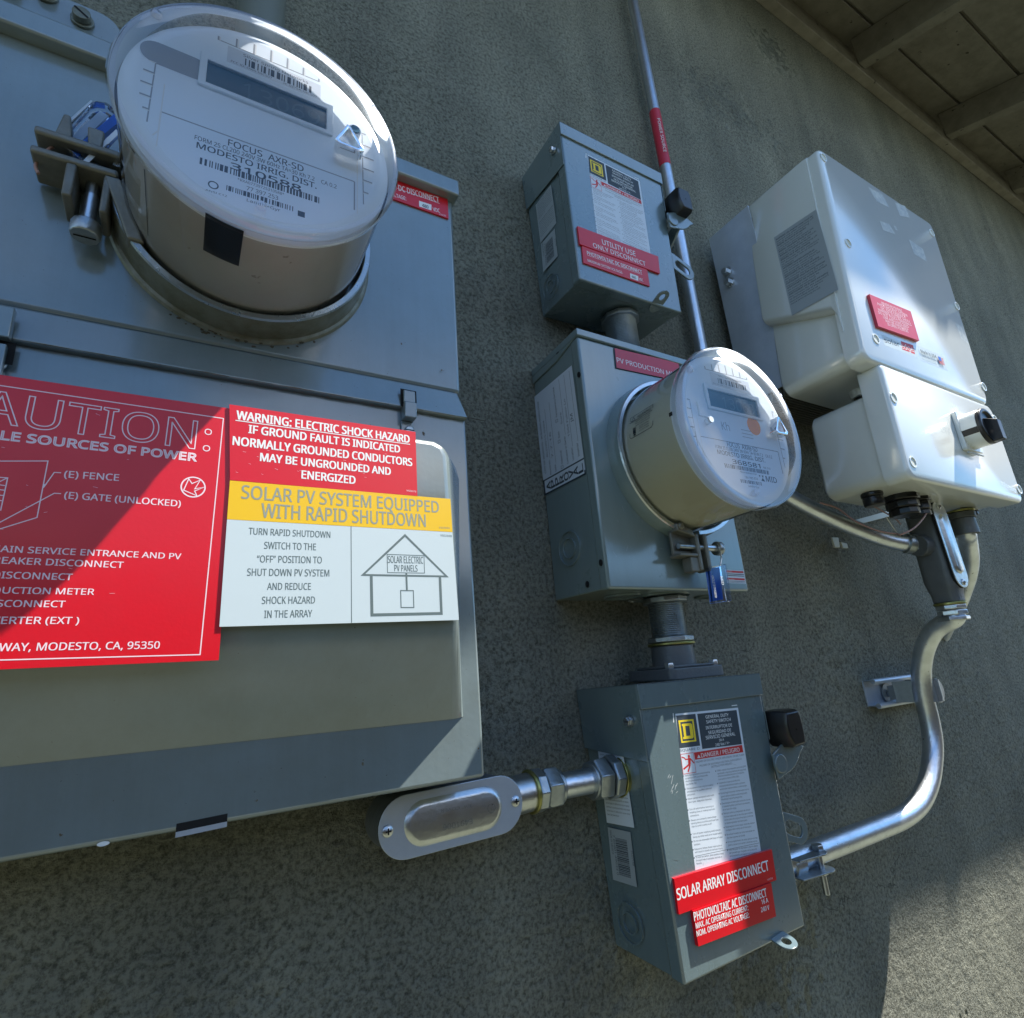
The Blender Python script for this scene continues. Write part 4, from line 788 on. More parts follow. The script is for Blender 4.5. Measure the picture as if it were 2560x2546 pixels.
    for pts, wv in (([(246, 665), (275, 675), (282, 688), (330, 682)], .0011), ([(330, 682), (366, 724)], .0014), ([(318, 672), (322, 735)], .0034), ([(320, 735), (264, 782)], .0017), ([(328, 735), (308, 808)], .0017)): M.pline(pl, [u(p) for p in pts], wv, INKR, .0006)
    M.disc(pl, u((315, 658)), .0014, INKR, .0006)
    left = [('Apply appropriate personal protective', 832, 240), ('equipment (PPE) and follow safe', 860, 215), ('electrical work practices.', 888, 165), ('See NFPA 70E.', 918, 105), None, ('This equipment must only be installed', 958, 255), ('and serviced by qualified electrical', 988, 235), ('personnel.', 1018, 75), None,
            ('Never operate energized switch with', 1056, 250), ('door open. Keep door fastened.', 1088, 225), None, ('Turn off switch before removing or', 1158, 235), ('installing fuses or making load side', 1188, 240), ('connections.', 1220, 85), None,
            ('Always use a properly rated voltage', 1262, 245), ('sensing device at all line and load fuse', 1292, 262), ('clips to confirm switch is off.', 1322, 195), None, ('Turn off power supplying switch before', 1392, 268), ('doing any other work on or inside switch.', 1424, 280), None, ('Do not use renewable link fuses in fused', 1462, 276), ('switches.', 1496, 62), None,
            ('Failure to follow these instructions', 1540, 262), ('will result in death or serious injury.', 1568, 268), None, ('To lock out switch, place padlock hasp', 1618, 268), ('through hole in lockplate and hole in', 1648, 250), ('handle.', 1678, 52)]
    rx = lambda y: 280 + (y - 850) * .132
    def col(rows, x0, sl):
        first = True
        for r in rows:
            if r is None: first = True; continue
            st, y, wv = r; x = x0(y); tx(st, (x, y + 20), (x + wv, y + 20 - wv * .155), (x - 2, y + 4), INKB, 0, .0005)
            if first: M.disc(pl, u((x - 14, y + 16)), .0006, INKB, .0005, n=10)
            first = False
    col(left, rx, 0)
    right = [('Utilice equipo de protección personal (EPP)', 784, 278), ('apropiado y siga las prácticas de seguridad', 812, 272), ('eléctrica establecidas por su Compañía', 838, 250), ('(consulte la norma NFPA 70E).', 868, 200), None, ('Solamente el personal eléctrico', 904, 200), ('especializado deberá instalar y prestar', 934, 245), ('servicio de mantenimiento a este equipo.', 964, 260), None,
             ('Nunca haga funcionar el interruptor con la', 1002, 270), ('puerta abierta (siendo está energizado).', 1034, 252), ('Mantenga la puerta asegurada.', 1062, 200), None, ('Desenergice el interruptor antes de extraer', 1100, 276), ('o instalar fusibles y de hacer conexiones', 1130, 262), ('en el lado de carga.', 1160, 130), None,
             ('Siempre utilice un dispositivo de tensión', 1196, 258), ('nominal adecuado en los clips para fusibles', 1228, 276), ('de los lados de carga y línea para confirmar', 1258, 276), ('la desenergización del interruptor.', 1290, 216), None, ('Desenergice el interruptor antes de realizar', 1326, 280), ('cualquier otro trabajo en el interruptor.', 1356, 245), None, ('No utilice fusibles de cinta renovables en', 1398, 268), ('los interruptores de fusible.', 1430, 175), None,
             ('El incumplimiento de estas precauciones', 1470, 285), ('podrá causar la muerte o lesiones serias.', 1500, 280), None, ('Para bloquear el interruptor, pase la aldaba', 1545, 276), ('del candado por el agujero en la placa de', 1575, 262), ('enclavamiento y el agujero en la palanca.', 1605, 262)]
    col(right, lambda y: 588 + (y - 790) * .150, 0)
    M.line(pl, u((376, 1618)), u((988, 1490)), .0003, INKB, .0005)
    M.build('safety_label', root, label='white safety label with black and yellow head')
    M = MB(); M.line(pl, u((165, 248)), u((170, 330)), .0010, INKW, .0003); M.build('glue_mark', root); M = MB(); M.line(pl, u((728, 172)), u((778, 166)), .0008, INKW, .0003); M.build('glue_mark', root)
    # labels on the left side
    ME = zSide
    PSd = SL2 if sub == 0 else SL2
    if sub == 0: P = lambda x, y: PSd.px(ME(x, y))
    else:
        k0 = Vector(PSd.px(zT(190, 745)))
        P = None
    M = MB()
    if sub == 0: w4 = [P(168, 88), P(468, 102), P(606, 1010), P(275, 945)]; b4 = [P(284, 1000), P(556, 1060), P(637, 1722), P(350, 1630)]
    else: w4 = [PSd.px(zT(*p)) for p in ((190, 748), (312, 582), (355, 890), (228, 1050))]; b4 = [PSd.px(zT(*p)) for p in ((232, 1058), (342, 934), (366, 1155), (250, 1283))]
    def lab(q4_, m):
        M.poly(PSd, q4_, m, .0003)
        a, b, c, d = [Vector(v) for v in q4_]; return lambda s_, t_: tuple(a.lerp(b, s_).lerp(d.lerp(c, s_), t_))
    g = lab(w4, SILV if sub else LABEL); g.__name__
    for i in range(17):
        if i == 8: M.line(PSd, g(.03, .52), g(.97, .52), .0003, INKB, .0006); continue
        t = .06 + i * .052; L_ = .93 if i not in (7, 16) else .5; a, b = g(.06, t), g(L_, t); U = Vector(b) - Vector(a)
        M.text(PSd, ('WARNING: This product can expose you to' if i in (0, 9) else 'chemicals including lead which are known', 'to the State of California to cause cancer')[i % 2], a, INKB, .0017, U.length, ux=U, lift=.0006)
    M.build('warning_label', root, label='small print label on the side')
    M = MB(); g = lab(b4, SILV); rg = random.Random(4); t = .17
    while t < .86:
        wv = rg.choice((.008, .014, .02)); M.poly(PSd, [g(.30, t), g(.80, t), g(.80, t + wv), g(.30, t + wv)], INKB, .0006); t += wv + rg.choice((.007, .012))
    for st, s_, t0, t1 in (('MADE IN MEXICO', .08, .05, .5), ('DU221RB', .93, .35, .62), ('7 85901 49034 0', .20, .12, .88)):
        a, b = Vector(g(s_, t0)), Vector(g(s_, t1)); U = b - a; M.text(PSd, st, a, INKB, .0026, U.length, ux=U, lift=.0006)
    M.build('barcode_label', root, label='barcode label on the side')
    # handle on the right side with its black knob
    X1 = F[1].x + .0045; X1b = F[2].x; o = F[1]; rel = lambda dx, y, dz: Vector((X1 + dx, y, o.z + dz))
    M = MB(); PR = Pl(rel(.004, 0, 0), (0, 1, 0), (0, 0, 1))
    M.cyl(rel(-.004, -.054, -.116), rel(.007, -.054, -.116), .0125, GREYD, 28)
    PH = Pl((X1 + .007, 0, o.z), (0, 1, 0), (0, 0, 1))
    M.poly(PH, [(-.050, -.128), (-.044, -.112), (-.056, -.100), (-.086, -.090), (-.0985, -.088), (-.0985, -.102), (-.078, -.118), (-.064, -.130)], GREYD, 0, .0030)
    hn = M.build('handle', root, bev=.0008)
    M = MB(); M.poly(FY(-.099), ARM(o), GREYD, 0, .0025); M.build('handle_arm', hn, bev=.0008)
    M = MB(); kz = o.z - .0585; kx = X1 + .0125
    V = []
    for yy, s_ in ((-.116, .86), (-.112, .98), (-.100, 1), (-.087, .98), (-.083, .86)):
        V.append([(kx + dx * s_, yy, kz + dz * s_) for dx, dz in ((-.0120, .0175), (.0110, .0185), (.0135, .012), (.0145, -.006), (.0130, -.0195), (-.0070, -.0205), (-.0135, -.008), (-.0142, .006))])
    fl = [p for r0 in V for p in r0]; M.add(fl, [tuple(range(7, -1, -1)), tuple(32 + i for i in range(8))] + [(r0 * 8 + i, r0 * 8 + (i + 1) % 8, r0 * 8 + 8 + (i + 1) % 8, r0 * 8 + 8 + i) for r0 in range(4) for i in range(8)], BLACK)
    kb = M.build('knob', hn, bev=.0012, fix=True); M = MB(); M.annulus(FY(-.1158), (kx, kz - .002), .0012, .0026, ZINC, 0, .0006); M.disc(FY(-.1160), (kx, kz - .002), .0012, BLACKV, 0); M.build('knob_screw', hn)
    # loop of the lock plate on the right, and the tab under the cover
    PHs = FY(-.088); xo = F[1].x; zo = o.z
    M = MB(); M.ringpoly(PHs, stad((xo - .004, zo - .154), (xo + .024, zo - .164), .0132, 12), stad((xo + .008, zo - .158), (xo + .022, zo - .1635), .0068, 12), GREYD, 0, .0024); M.build('lock_plate', root, bev=.0006)
    M = MB(); pq = FY(-.0994); cq = Vector(pq.px(zW(178, 725))) - Vector((at(zD(1100, 98), YD).x, at(zD(1100, 98), YD).z)) + Vector((xo, zo)); M.disc(pq, tuple(cq), .0095, GREYD, .0, .0040, n=32); M.build('pivot', hn, bev=.0008)
    M = MB(); tp = on(.745, 1.0); ti = Pl(tp + Vector((0, -.001, .004)), (1, 0, .10), (0, -1, -.25) if sub == 0 else (0, -1, .35))
    g = lambda r, q: stad((0, -.004), (0, q), r, 12)
    M.ringpoly(ti, stad((0, -.006), (0, .0085), .0098, 12), stad((0, .0083), (0, .0087), .0044, 12), GREYD, 0, .0016); M.build('latch_tab', root, bev=.0004)
    return root, on
fD = [at(zD(428, 158), YD), at(zD(1100, 98), YD), at(zD(1370, 1512), YD), at(zD(695, 1848), YD)]
bl_ = at(zD(92, 190), -.001); bb = at(zD(300, 1625), -.001); bD = [bl_, bl_ + (fD[1] - fD[0]), bb + (fD[2] - fD[3]), bb]
for v in (bD[1], bD[2]): v.y = -.001
swD, onD = switch((fD, bD), 'lowest grey safety switch, under the red SOLAR ARRAY DISCONNECT sign', .094, None, 0)
PD = FY(YD)
def sgn(root, pl, c4, m, th, body, name, label, st):
    M = MB(); M.poly(pl, c4, m, .0 + st, st + th); k = pl.off(st + th); body(M, k); return M.build(name, root, label=label, bev=.0003)
c4 = corners(PD, zD(625, 1240), zD(1170, 1078), zD(652, 1440))
def b1(M, k): M.ptext(k, 'SOLAR ARRAY DISCONNECT', zD(656, 1365), zD(1168, 1196), zD(650, 1302), INKW, bold=.03); M.ptext(k, 'VS0718', zD(1158, 1256), zD(1188, 1246), zD(1157, 1246), INKP)
sgn(swD, PD, [PD.px(zD(*p)) for p in ((625, 1240), (1170, 1078), (1196, 1248), (652, 1440))], RED, .0022, b1, 'array_sign', 'red sign reading SOLAR ARRAY DISCONNECT', .0004)
def b2(M, k):
    for st, a, b, c in (('PHOTOVOLTAIC AC DISCONNECT', (751, 1482), (1155, 1342), (747, 1432)), ('MAX. AC OPERATING CURRENT:', (760, 1524), (1052, 1420), (757, 1492)), ('NOM. OPERATING AC VOLTAGE:', (765, 1568), (1057, 1460), (762, 1536)), ('16 A', (1127, 1388), (1163, 1375), (1124, 1362)), ('240 V', (1124, 1432), (1170, 1416), (1120, 1406))):
        M.ptext(k, st, zD(*a), zD(*b), zD(*c), INKW, bold=.03)
sgn(swD, PD, [PD.px(zD(*p)) for p in ((725, 1418), (1160, 1262), (1188, 1448), (755, 1615))], RED, .0034, b2, 'current_sign', 'red sign with current and voltage', .0004)
M = MB(); rg = random.Random(2)
for k in range(9):
    p = PD.px(zD(600 + rg.random() * 50, 680 + rg.random() * 90)); a = rg.uniform(.3, 1.4); L_ = rg.uniform(.002, .008); M.line(PD, p, (p[0] + L_ * math.cos(a), p[1] + L_ * math.sin(a)), .0003, INKW, .0003)
M.build('scratch', swD)
fT = [at(zT(378, 88), YD), at(zT(1180, 497), YD), at(zT(1360, 1610), YD), at(zT(540, 1338), YD)]
bT = [at(zT(82, 540), -.001), None, at(zT(1010, 1858), -.001), at(zT(235, 1645), -.001)]; bT[1] = bT[0] + (fT[1] - fT[0]); bT[1].y = -.001
swT, onT = switch((fT, bT), 'topmost grey safety switch, with the UTILITY USE ONLY DISCONNECT sign', .086, None, 1)
def b3(M, k): M.ptext(k, 'UTILITY USE', zT(725, 1060), zT(992, 1158), zT(722, 1020), INKW, bold=.01); M.ptext(k, 'ONLY DISCONNECT', zT(652, 1084), zT(1072, 1236), zT(648, 1048), INKW, bold=.01)
sgn(swT, PD, [PD.px(zT(*p)) for p in ((516, 926), (1160, 1168), (1174, 1304), (534, 1070))], RED, .0022, b3, 'utility_sign', 'red sign reading UTILITY USE ONLY DISCONNECT', .0004)
def b4(M, k):
    M.ptext(k, 'PHOTOVOLTAIC DC DISCONNECT', zT(603, 1142), zT(1042, 1298), zT(601, 1114), INKW, bold=.03); M.line(k, k.px(zT(603, 1148)), k.px(zT(1042, 1304)), .0004, INKW, .0004); M.ptext(k, 'MAXIMUM SYSTEM VOLTAGE:', zT(607, 1198), zT(886, 1298), zT(606, 1178), INKW, bold=.01)
    M.poly(k, [k.px(zT(*p)) for p in ((945, 1292), (1010, 1316), (1012, 1354), (947, 1330))], INKW, .0002); M.ptext(k, '480', zT(960, 1328), zT(995, 1340), zT(959, 1310), INKB, lift=.0006, bold=.03); M.ptext(k, 'VDC', zT(1018, 1350), zT(1052, 1360), zT(1017, 1328), INKW, bold=.01)
sgn(swT, PD, [PD.px(zT(*p)) for p in ((552, 1076), (1075, 1268), (1096, 1403), (566, 1216))], RED, .0014, b4, 'voltage_sign', 'red sign with the 480 VDC figure', .0004)

# ------------------------------------------------------------------ meter socket box
YM = -.0974
FM = [at(zM(288, 55), YM), None, at(zM(1330, 1632), YM), at(zM(485, 1615), YM)]; FM[1] = Vector((FM[2].x - (FM[3].x - FM[0].x), YM, FM[0].z + .0))
BM = [at(zM(22, 310), -.001), None, None, at(zM(160, 1692), -.001)]; BM[1] = BM[0] + (FM[1] - FM[0]); BM[2] = BM[3] + (FM[2] - FM[3])
for v in (BM[1], BM[2]): v.y = -.001
box = thing('meter_socket_box', ((FM[0].x + FM[1].x) / 2, 0, FM[3].z), 'grey-green meter socket box carrying the PV PRODUCTION METER sign', 'meter box')
def onM(a, b, y=YM):
    q = FM[0].lerp(FM[1], a).lerp(FM[3].lerp(FM[2], a), b); r0 = BM[0].lerp(BM[1], a).lerp(BM[3].lerp(BM[2], a), b); return q.lerp(r0, (y - YM) / (0 - YM))
def hb(M, a0, a1, b0, b1, y0, y1, m): M.hexa([onM(a0, b0, y0), onM(a1, b0, y0), onM(a1, b1, y0), onM(a0, b1, y0)], [onM(a0, b0, y1), onM(a1, b0, y1), onM(a1, b1, y1), onM(a0, b1, y1)], m)
M = MB(); hb(M, .004, .996, .005, .997, YM + .004, -.001, GREYM); M.build('enclosure', box, bev=.0012)
M = MB(); hb(M, 0, 1, .030, 1, YM, YM + .0145, GREYM); M.build('cover', box, bev=.003)
M = MB(); hb(M, -.006, 1.006, 0, .030, YM - .0025, -.001, GREYM); M.hexa([onM(-.006, .030, YM), onM(.004, .030, YM), onM(.004, .060, -.055), onM(-.006, .060, -.055)], [onM(-.006, .03, -.001), onM(.004, .03, -.001), onM(.004, .065, -.001), onM(-.006, .065, -.001)], GREYM); M.build('top_cap', box, bev=.0012)
SM = Pl(onM(.0, .3, YM), onM(0, .3, YM) - onM(0, .3, -.001), onM(0, 0, -.05) - onM(0, 1, -.05)); SMo = SM.off(-.0002)
M = MB(); c = SMo.px(zM(249, 1372))
for r0, r1 in ((.0185, .0198), (.0105, .0115)): M.annulus(SMo, c, r0, r1, GREYM, -.0004, .0014)
M.build('side_knockout', box)
for p in ((308, 330), (440, 1458), (358, 1588), (181, 197)): M = MB(); M.disc(SM, SM.px(zM(*p)), .0025, BLACKV, .0005, .0012, ry=.0034); M.build('screw_hole', box)
PM = FY(YM)
M = MB(); M.ptext(PM, 'BARTON', zM(520, 1425), zM(800, 1440), zM(520, 1375), GREYM, extr=.00022, lift=0, bold=.03) if False else M.text(PM, 'EATON', PM.px(zM(525, 1418)), GREYM, .0135, .064, extr=.00022, lift=0, bold=.03); M.build('stamped_lettering', box)
# approval sticker on the side
a4 = [SMo.px(zAp(*p)) for p in ((72, 425), (500, 62), (662, 1310), (192, 1552))]; A_, B_, C_, D_ = [Vector(v) for v in a4]
g = lambda s_, t_: tuple(A_.lerp(B_, s_).lerp(D_.lerp(C_, s_), t_))
M = MB(); M.poly(SMo, a4, LABEL, .0004)
M.poly(SMo, [g(0, .855), g(1, .855), g(1, .868), g(0, .868)], INKB, .0007); M.poly(SMo, [g(0, .985), g(1, .985), g(1, 1), g(0, 1)], INKB, .0007); M.poly(SMo, [g(0, .86), g(.03, .86), g(.03, 1), g(0, 1)], INKB, .0007); M.poly(SMo, [g(.975, .96), g(1, .96), g(1, 1), g(.975, 1)], INKB, .0007)
def vt(st, s_, t0, t1, h, bold=0):  # reads upwards
    a, b = Vector(g(s_, t0)), Vector(g(s_, t1)); M.text(SMo, st, a, INKB, h, (b - a).length, ux=b - a, lift=.0008, bold=bold)
vt('CITY OF MODESTO - BUILDING INSPECTION', .10, .80, .08, .0030, .01); vt('Permit No.', .23, .84, .70, .0030, .01); vt('Date', .36, .835, .775, .0030, .01); vt('Electrical', .53, .80, .68, .0030, .01); vt('Gas', .53, .56, .50, .0030, .01); vt('Temporary Service', .53, .36, .06, .0030, .01)
vt('Contractor or Owner', .66, .83, .575, .0030, .01); vt('Location', .79, .825, .715, .0030, .01); vt('Inspector', .92, .82, .70, .0030, .01)
vt('BLD2015-0384', .19, .66, .30, .0028); vt('7-7-16', .32, .70, .45, .0030); vt('Sure', .63, .45, .34, .0030); vt('1504 Fulton Ln', .76, .60, .25, .0030); vt('JM', .88, .50, .42, .0045)
for s_, t0, t1 in ((.235, .69, .20), (.365, .765, .17), (.665, .565, .03), (.795, .705, .03), (.925, .69, .03)): M.line(SMo, g(s_, t0), g(s_, t1), .0004, INKB, .0007)
for t in (.82, .58, .38): M.pline(SMo, [g(.475, t), g(.53, t), g(.53, t + .022), g(.475, t + .022)], .0005, INKB, .0007, True)
for i, ch in enumerate('APPROVAL'):
    a = Vector(g(.09 + .112 * i + .085, .965)); b = Vector(g(.09 + .112 * i + .085, .895)); M.text(SMo, ch, a, INKB, .0082, (b - a).length, ux=b - a, lift=.0009, bold=.05)
M.build('approval_sticker', box, label='white APPROVAL inspection sticker')
def b5(M, k): M.ptext(k, 'PV PRODUCTION METER', zM(535, 254), zM(935, 357), zM(533, 226), INKW, bold=.004)
M = MB(); u0 = Vector(PM.px(zM(512, 172))); u1 = Vector(PM.px(zM(900, 262))); u2 = Vector(PM.px(zM(524, 292))); e = (u1 - u0).normalized() * .108; hv = u2 - u0; c4 = [tuple(u0), tuple(u0 + e), tuple(u0 + e + hv), tuple(u2)]
M.poly(PM, c4, INKB, .0002, .0012); M.poly(PM, [tuple(Vector(p).lerp((u0 + e / 2 + hv / 2), .02)) for p in c4], REDF, .0012, .0015); b5(M, PM.off(.0015)); M.build('production_sign', box, label='faded red sign reading PV PRODUCTION METER')
M = MB(); q = [PM.px(zM(*p)) for p in ((1183, 1500), (1295, 1506), (1308, 1585), (1196, 1580))]; A2, B2, C2_, D2 = [Vector(v) for v in q]; h_ = lambda s_, t_: tuple(A2.lerp(B2, s_).lerp(D2.lerp(C2_, s_), t_))
M.poly(PM, q, LABEL, .0004)
for t0, t1, m in ((.05, .2, INKR), (.6, .75, INKR), (.28, .34, INKB), (.40, .46, INKB), (.82, .86, INKB), (.92, .95, INKB)): M.poly(PM, [h_(.03, t0), h_(.97, t0), h_(.97, t1), h_(.03, t1)], m, .0007)
M.ptext(PM, 'DANGER', zM(1192, 1514), zM(1225, 1516), zM(1192, 1508), INKW, lift=.001); M.ptext(PM, 'PELIGRO', zM(1202, 1560), zM(1240, 1562), zM(1202, 1554), INKW, lift=.001); M.build('danger_label', box, label='small red and white danger label')
zbM = FM[3].z; M = MB(); PBt = Pl((0, 0, zbM), (1, 0, 0), (0, 1, 0)) ; PBt.N = Vector((0, 0, -1))
for cxx, cyy, rr in ((.424, -.050, (.014, .021)), (.480, -.048, (.020, .028, .036)), (.560, -.05, (.010, .016))):
    for r in rr: M.annulus(PBt, (cxx, cyy), r - .0009, r, GREYM, -.0004, .0016 if r == rr[-1] else .001)
M.build('bottom_knockout', box)

# ------------------------------------------------------------------ fittings between the boxes
def nip(x, y, z0, z1, r, label, extra=None):
    t = thing('threaded_nipple', (x, y, z0), label, 'conduit nipple', 'threaded nipples'); M = MB(); M.thread((x, y, z0), (x, y, z1), r, ZINC); M.build('thread', t); return t
zTb = (fT[3].z + bT[3].z) / 2 - .001; nx, ny = .486, -.048
t = nip(nx, ny, FM[0].z - .002, zTb + .002, .0212, 'short threaded nipple between the topmost switch and the meter socket box')
M = MB(); M.nut((nx, ny, zTb - .008), (nx, ny, zTb - .0005), .0265, ZINC, 10); M.build('locknut', t, bev=.0006)
dz = at(zD(428, 158), YD).z + .002
hx_, hy_ = .487, -.050
t = nip(hx_, hy_, dz + .028, zbM + .002, .0205, 'longer threaded nipple entering the bottom of the meter socket box')
M = MB(); M.nut((hx_, hy_, zbM - .0085), (hx_, hy_, zbM - .0015), .0260, ZINC, 10); M.build('locknut', t, bev=.0006)
zh = dz + .0345
M = MB(); M.nut((hx_, hy_, zh + .003), (hx_, hy_, zh + .0095), .0268, ZINC, 10); M.build('locknut', t, bev=.0006)
M = MB(); M.cyl((hx_, hy_, zh), (hx_, hy_, zh + .0028), .0265, BRASS, 40); M.build('sealing_washer', t, bev=.0008)
hub = thing('hub_fitting', (hx_, hy_, dz), 'dark grey bolted hub on top of the lowest switch', 'conduit hub')
M = MB(); M.cyl((hx_, hy_, dz + .008), (hx_, hy_, zh), .0245, DARKCAST, 48, r2=.0232); M.build('collar', hub, bev=.0012)
M = MB(); Pb = Pl((hx_, hy_, dz), (1, 0, 0), (0, 1, 0)); M.poly(Pb, rrect(-.041, -.036, .041, .036, .008), DARKCAST, -.002, .0095); M.poly(Pb, rrect(-.034, -.030, .034, .030, .008), DARKCAST, .0095, .0125); M.build('flange', hub, bev=.0012)
for sx, sy in ((-.034, -.026), (.034, -.026)):
    M = MB(); M.nut((hx_ + sx, hy_ + sy, dz + .009), (hx_ + sx, hy_ + sy, dz + .0155), .0052, STEEL); M.build('bolt', hub, bev=.0004)

# ------------------------------------------------------------------ conduits
M = MB(); X = .68
pts = [(X, -.020, 1.80), (X, -.020, 1.4), (X, -.020, 1.0), (X, -.020, .7), (X, -.020, .50), (X, -.021, .40), (X + .005, -.026, .33), (X + .030, -.036, .272), (.762, -.05, .230), (.846, -.068, .190), (.905, -.095, .159), (.935, -.115, .146), (.962, -.130, .141)]
cond = thing('conduit', (X, 0, .14), 'long galvanised conduit running down behind the topmost switch and bending to the grey conduit body', 'conduit', 'bent galvanised conduits')
M.tube(pts, lambda t: .0095 if t < .42 else .0095 + .0028 * min(1, (t - .42) / .15), GALV, n=32, sub=8); M.build('pipe', cond)
M = MB(); q0 = FY(-.031).px((1618, 252)); q1 = FY(-.031).px((1648, 392)); M.cyl((X, -.020, q0[1]), (X, -.020, q1[1]), .0099, REDF, 40, cap=False)
Psl = Pl((X, -.0316, 0), (1, 0, 0), (0, 0, 1)); aa = 0
tt = Pl((X - .0045, -.0290, 0), Vector((1, -.55, 0)), (0, 0, 1)); zz1 = q0[1] - .028; zz0 = q1[1] + .022
M.text(tt, 'POWER SOURCE', (-.0030, zz1), INKW, .0052, zz1 - zz0, ux=(0, -1), lift=.0012, bold=.01); M.build('warning_sleeve', cond, label='red POWER SOURCE sleeve')
M = MB(); dirv = (Vector(pts[-1]) - Vector(pts[-3])).normalized(); pe = Vector((.932, -.1155, .1465)); M.cyl(pe, pe + dirv * .012, .0150, ZINC, 32); M.nut(pe + dirv * .010, pe + dirv * .022, .0168, ZINC, 6); M.nut(pe + dirv * .023, pe + dirv * .028, .0160, ZINC, 8); M.build('compression_connector', cond, bev=.0008)
# conduit body (vertical)
cb = thing('conduit_fitting', (.957, -.137, .06), 'grey cast conduit body with an oval steel cover below the white switch unit', 'conduit fitting', 'cast conduit fittings')
PCv = FY(-.158); tp = Vector(PCv.px(zCB(1035, 150))); bp_ = Vector(PCv.px(zCB(1385, 1220))); bx, by = (tp.x + bp_.x) / 2, -.136
M = MB(); prof = rrect(-.0195, -.021, .0195, .022, .012, 6)
lv = [(bp_.y - .026, .80), (bp_.y - .014, .82), (bp_.y - .008, .90), (bp_.y + .004, 1.0), (tp.y - .002, 1.0), (tp.y + .010, .8), (tp.y + .014, .66), (.2, .62)]
V = []; n = len(prof)
for z, s_ in lv: V += [(bx + a * s_, by - b * s_, z) for a, b in prof]
M.add(V, [(i * n + k, (i + 1) * n + k, (i + 1) * n + (k + 1) % n, i * n + (k + 1) % n) for i in range(len(lv) - 1) for k in range(n)] + [tuple(range(n)), tuple((len(lv) - 1) * n + k for k in range(n - 1, -1, -1))], DARKCAST)
M.cyl(Vector((bx - .030, by + .006, .139)), Vector((bx - .012, by + .002, .139)), .0155, DARKCAST, 32); M.build('body', cb, bev=.0015, ang=50, fix=True)
M = MB(); tpt, bpt = (tp.x, tp.y), (bp_.x, bp_.y); tps, bps = tpt, bpt; tpt = (tp.x, tp.y - .012); bpt = (bp_.x, bp_.y + .012)
M.stadium(PCv, bpt, tpt, .0200, BLACKV, -.003, -.0005); M.stadium(PCv, bpt, tpt, .0200, STEEL, 0, .0016)
cvb = M.build('cover', cb, bev=.0005)
def dishcover(pl, p, q, r, mm, parent, h=.0016, rs=.62):
    M = MB(); p = Vector(p); q = Vector(q); d = (q - p).normalized(); a = p + d * r * .62; b = q - d * r * .62
    r0, r1, r2 = r * rs, r * rs * .84, r * rs * .70; n = 14
    S0, S1, S2 = stad(a, b, r0, n), stad(a, b, r1, n), stad(a, b, r2, n); k = len(S0)
    V = [pl.pt(*x, h) for x in S0] + [pl.pt(*x, h + .0024) for x in S1] + [pl.pt(*x, h + .0030) for x in S2]
    M.add(V, [(i, (i + 1) % k, k + (i + 1) % k, k + i) for i in range(k)] + [(k + i, k + (i + 1) % k, 2 * k + (i + 1) % k, 2 * k + i) for i in range(k)] + [tuple(2 * k + i for i in range(k))], mm)
    return M.build('pressed_rib', parent, ang=60)
dishcover(PCv, bpt, tpt, .0200, STEEL, cvb)
for p in (tps, bps):
    M = MB(); c = PCv.pt(*p, .0016); dome(M, c, PCv.N, .0048, STEEL, .45); M.annulus(PCv, p, .0009, .0016, BLACKV, .0038, .0040, 12); M.build('cover_screw', cvb)
bz = bp_.y - .026
M = MB(); M.cyl((bx, by, bz - .0035), (bx, by, bz), .0200, BRASS, 40); M.build('sealing_washer', cb, bev=.0008)
M = MB(); M.nut((bx, by, bz - .010), (bx, by, bz - .0035), .0195, STEEL, 8); M.nut((bx, by, bz - .0185), (bx, by, bz - .011), .0185, STEEL, 6); M.nut((bx, by, bz - .026), (bx, by, bz - .0195), .0200, STEEL, 6, .4); M.build('compression_connector', cb, bev=.0008)
# lower S bend to the lowest switch
c2 = thing('conduit', (.95, -.05, -.24), 'galvanised conduit curving down from the conduit body to the right side of the lowest switch', 'conduit', 'bent galvanised conduits')
def atx(p, x): q = SX(x).px(p); return Vector((x, -q[0], q[1]))
P = [(bx, by, bz - .012), (bx, by, bz - .022), atx((2346, 1568), bx + .001), atx((2325, 1592), bx + .003), atx((2309, 1632), bx + .007), atx((2303, 1682), bx + .014), at((2309, 1740), -.060), at((2322, 1795), -.057), at((2331, 1850), -.0555), at((2330, 1905), -.054), at((2320, 1960), -.053), at((2296, 2010), -.052), at((2254, 2045), -.052), at((2190, 2072), -.052), at((2108, 2104), -.052), at((2022, 2136), -.052), at((1970, 2156), -.052), at((1925, 2174), -.052)]
M = MB(); M.tube(P, lambda t: .0132, GALV, n=36, sub=8); M.build('pipe', c2)
M = MB(); zz = at((1985, 2160), -.05).z
a_ = at((2035, 2150), -.0605); M.poly(FY(-.0614), [FY(-.0614).px(p) for p in ((2062, 2142), (2130, 2108), (2134, 2118), (2110, 2136), (2064, 2158))], LABEL, 0); M.build('maker_sticker', c2)
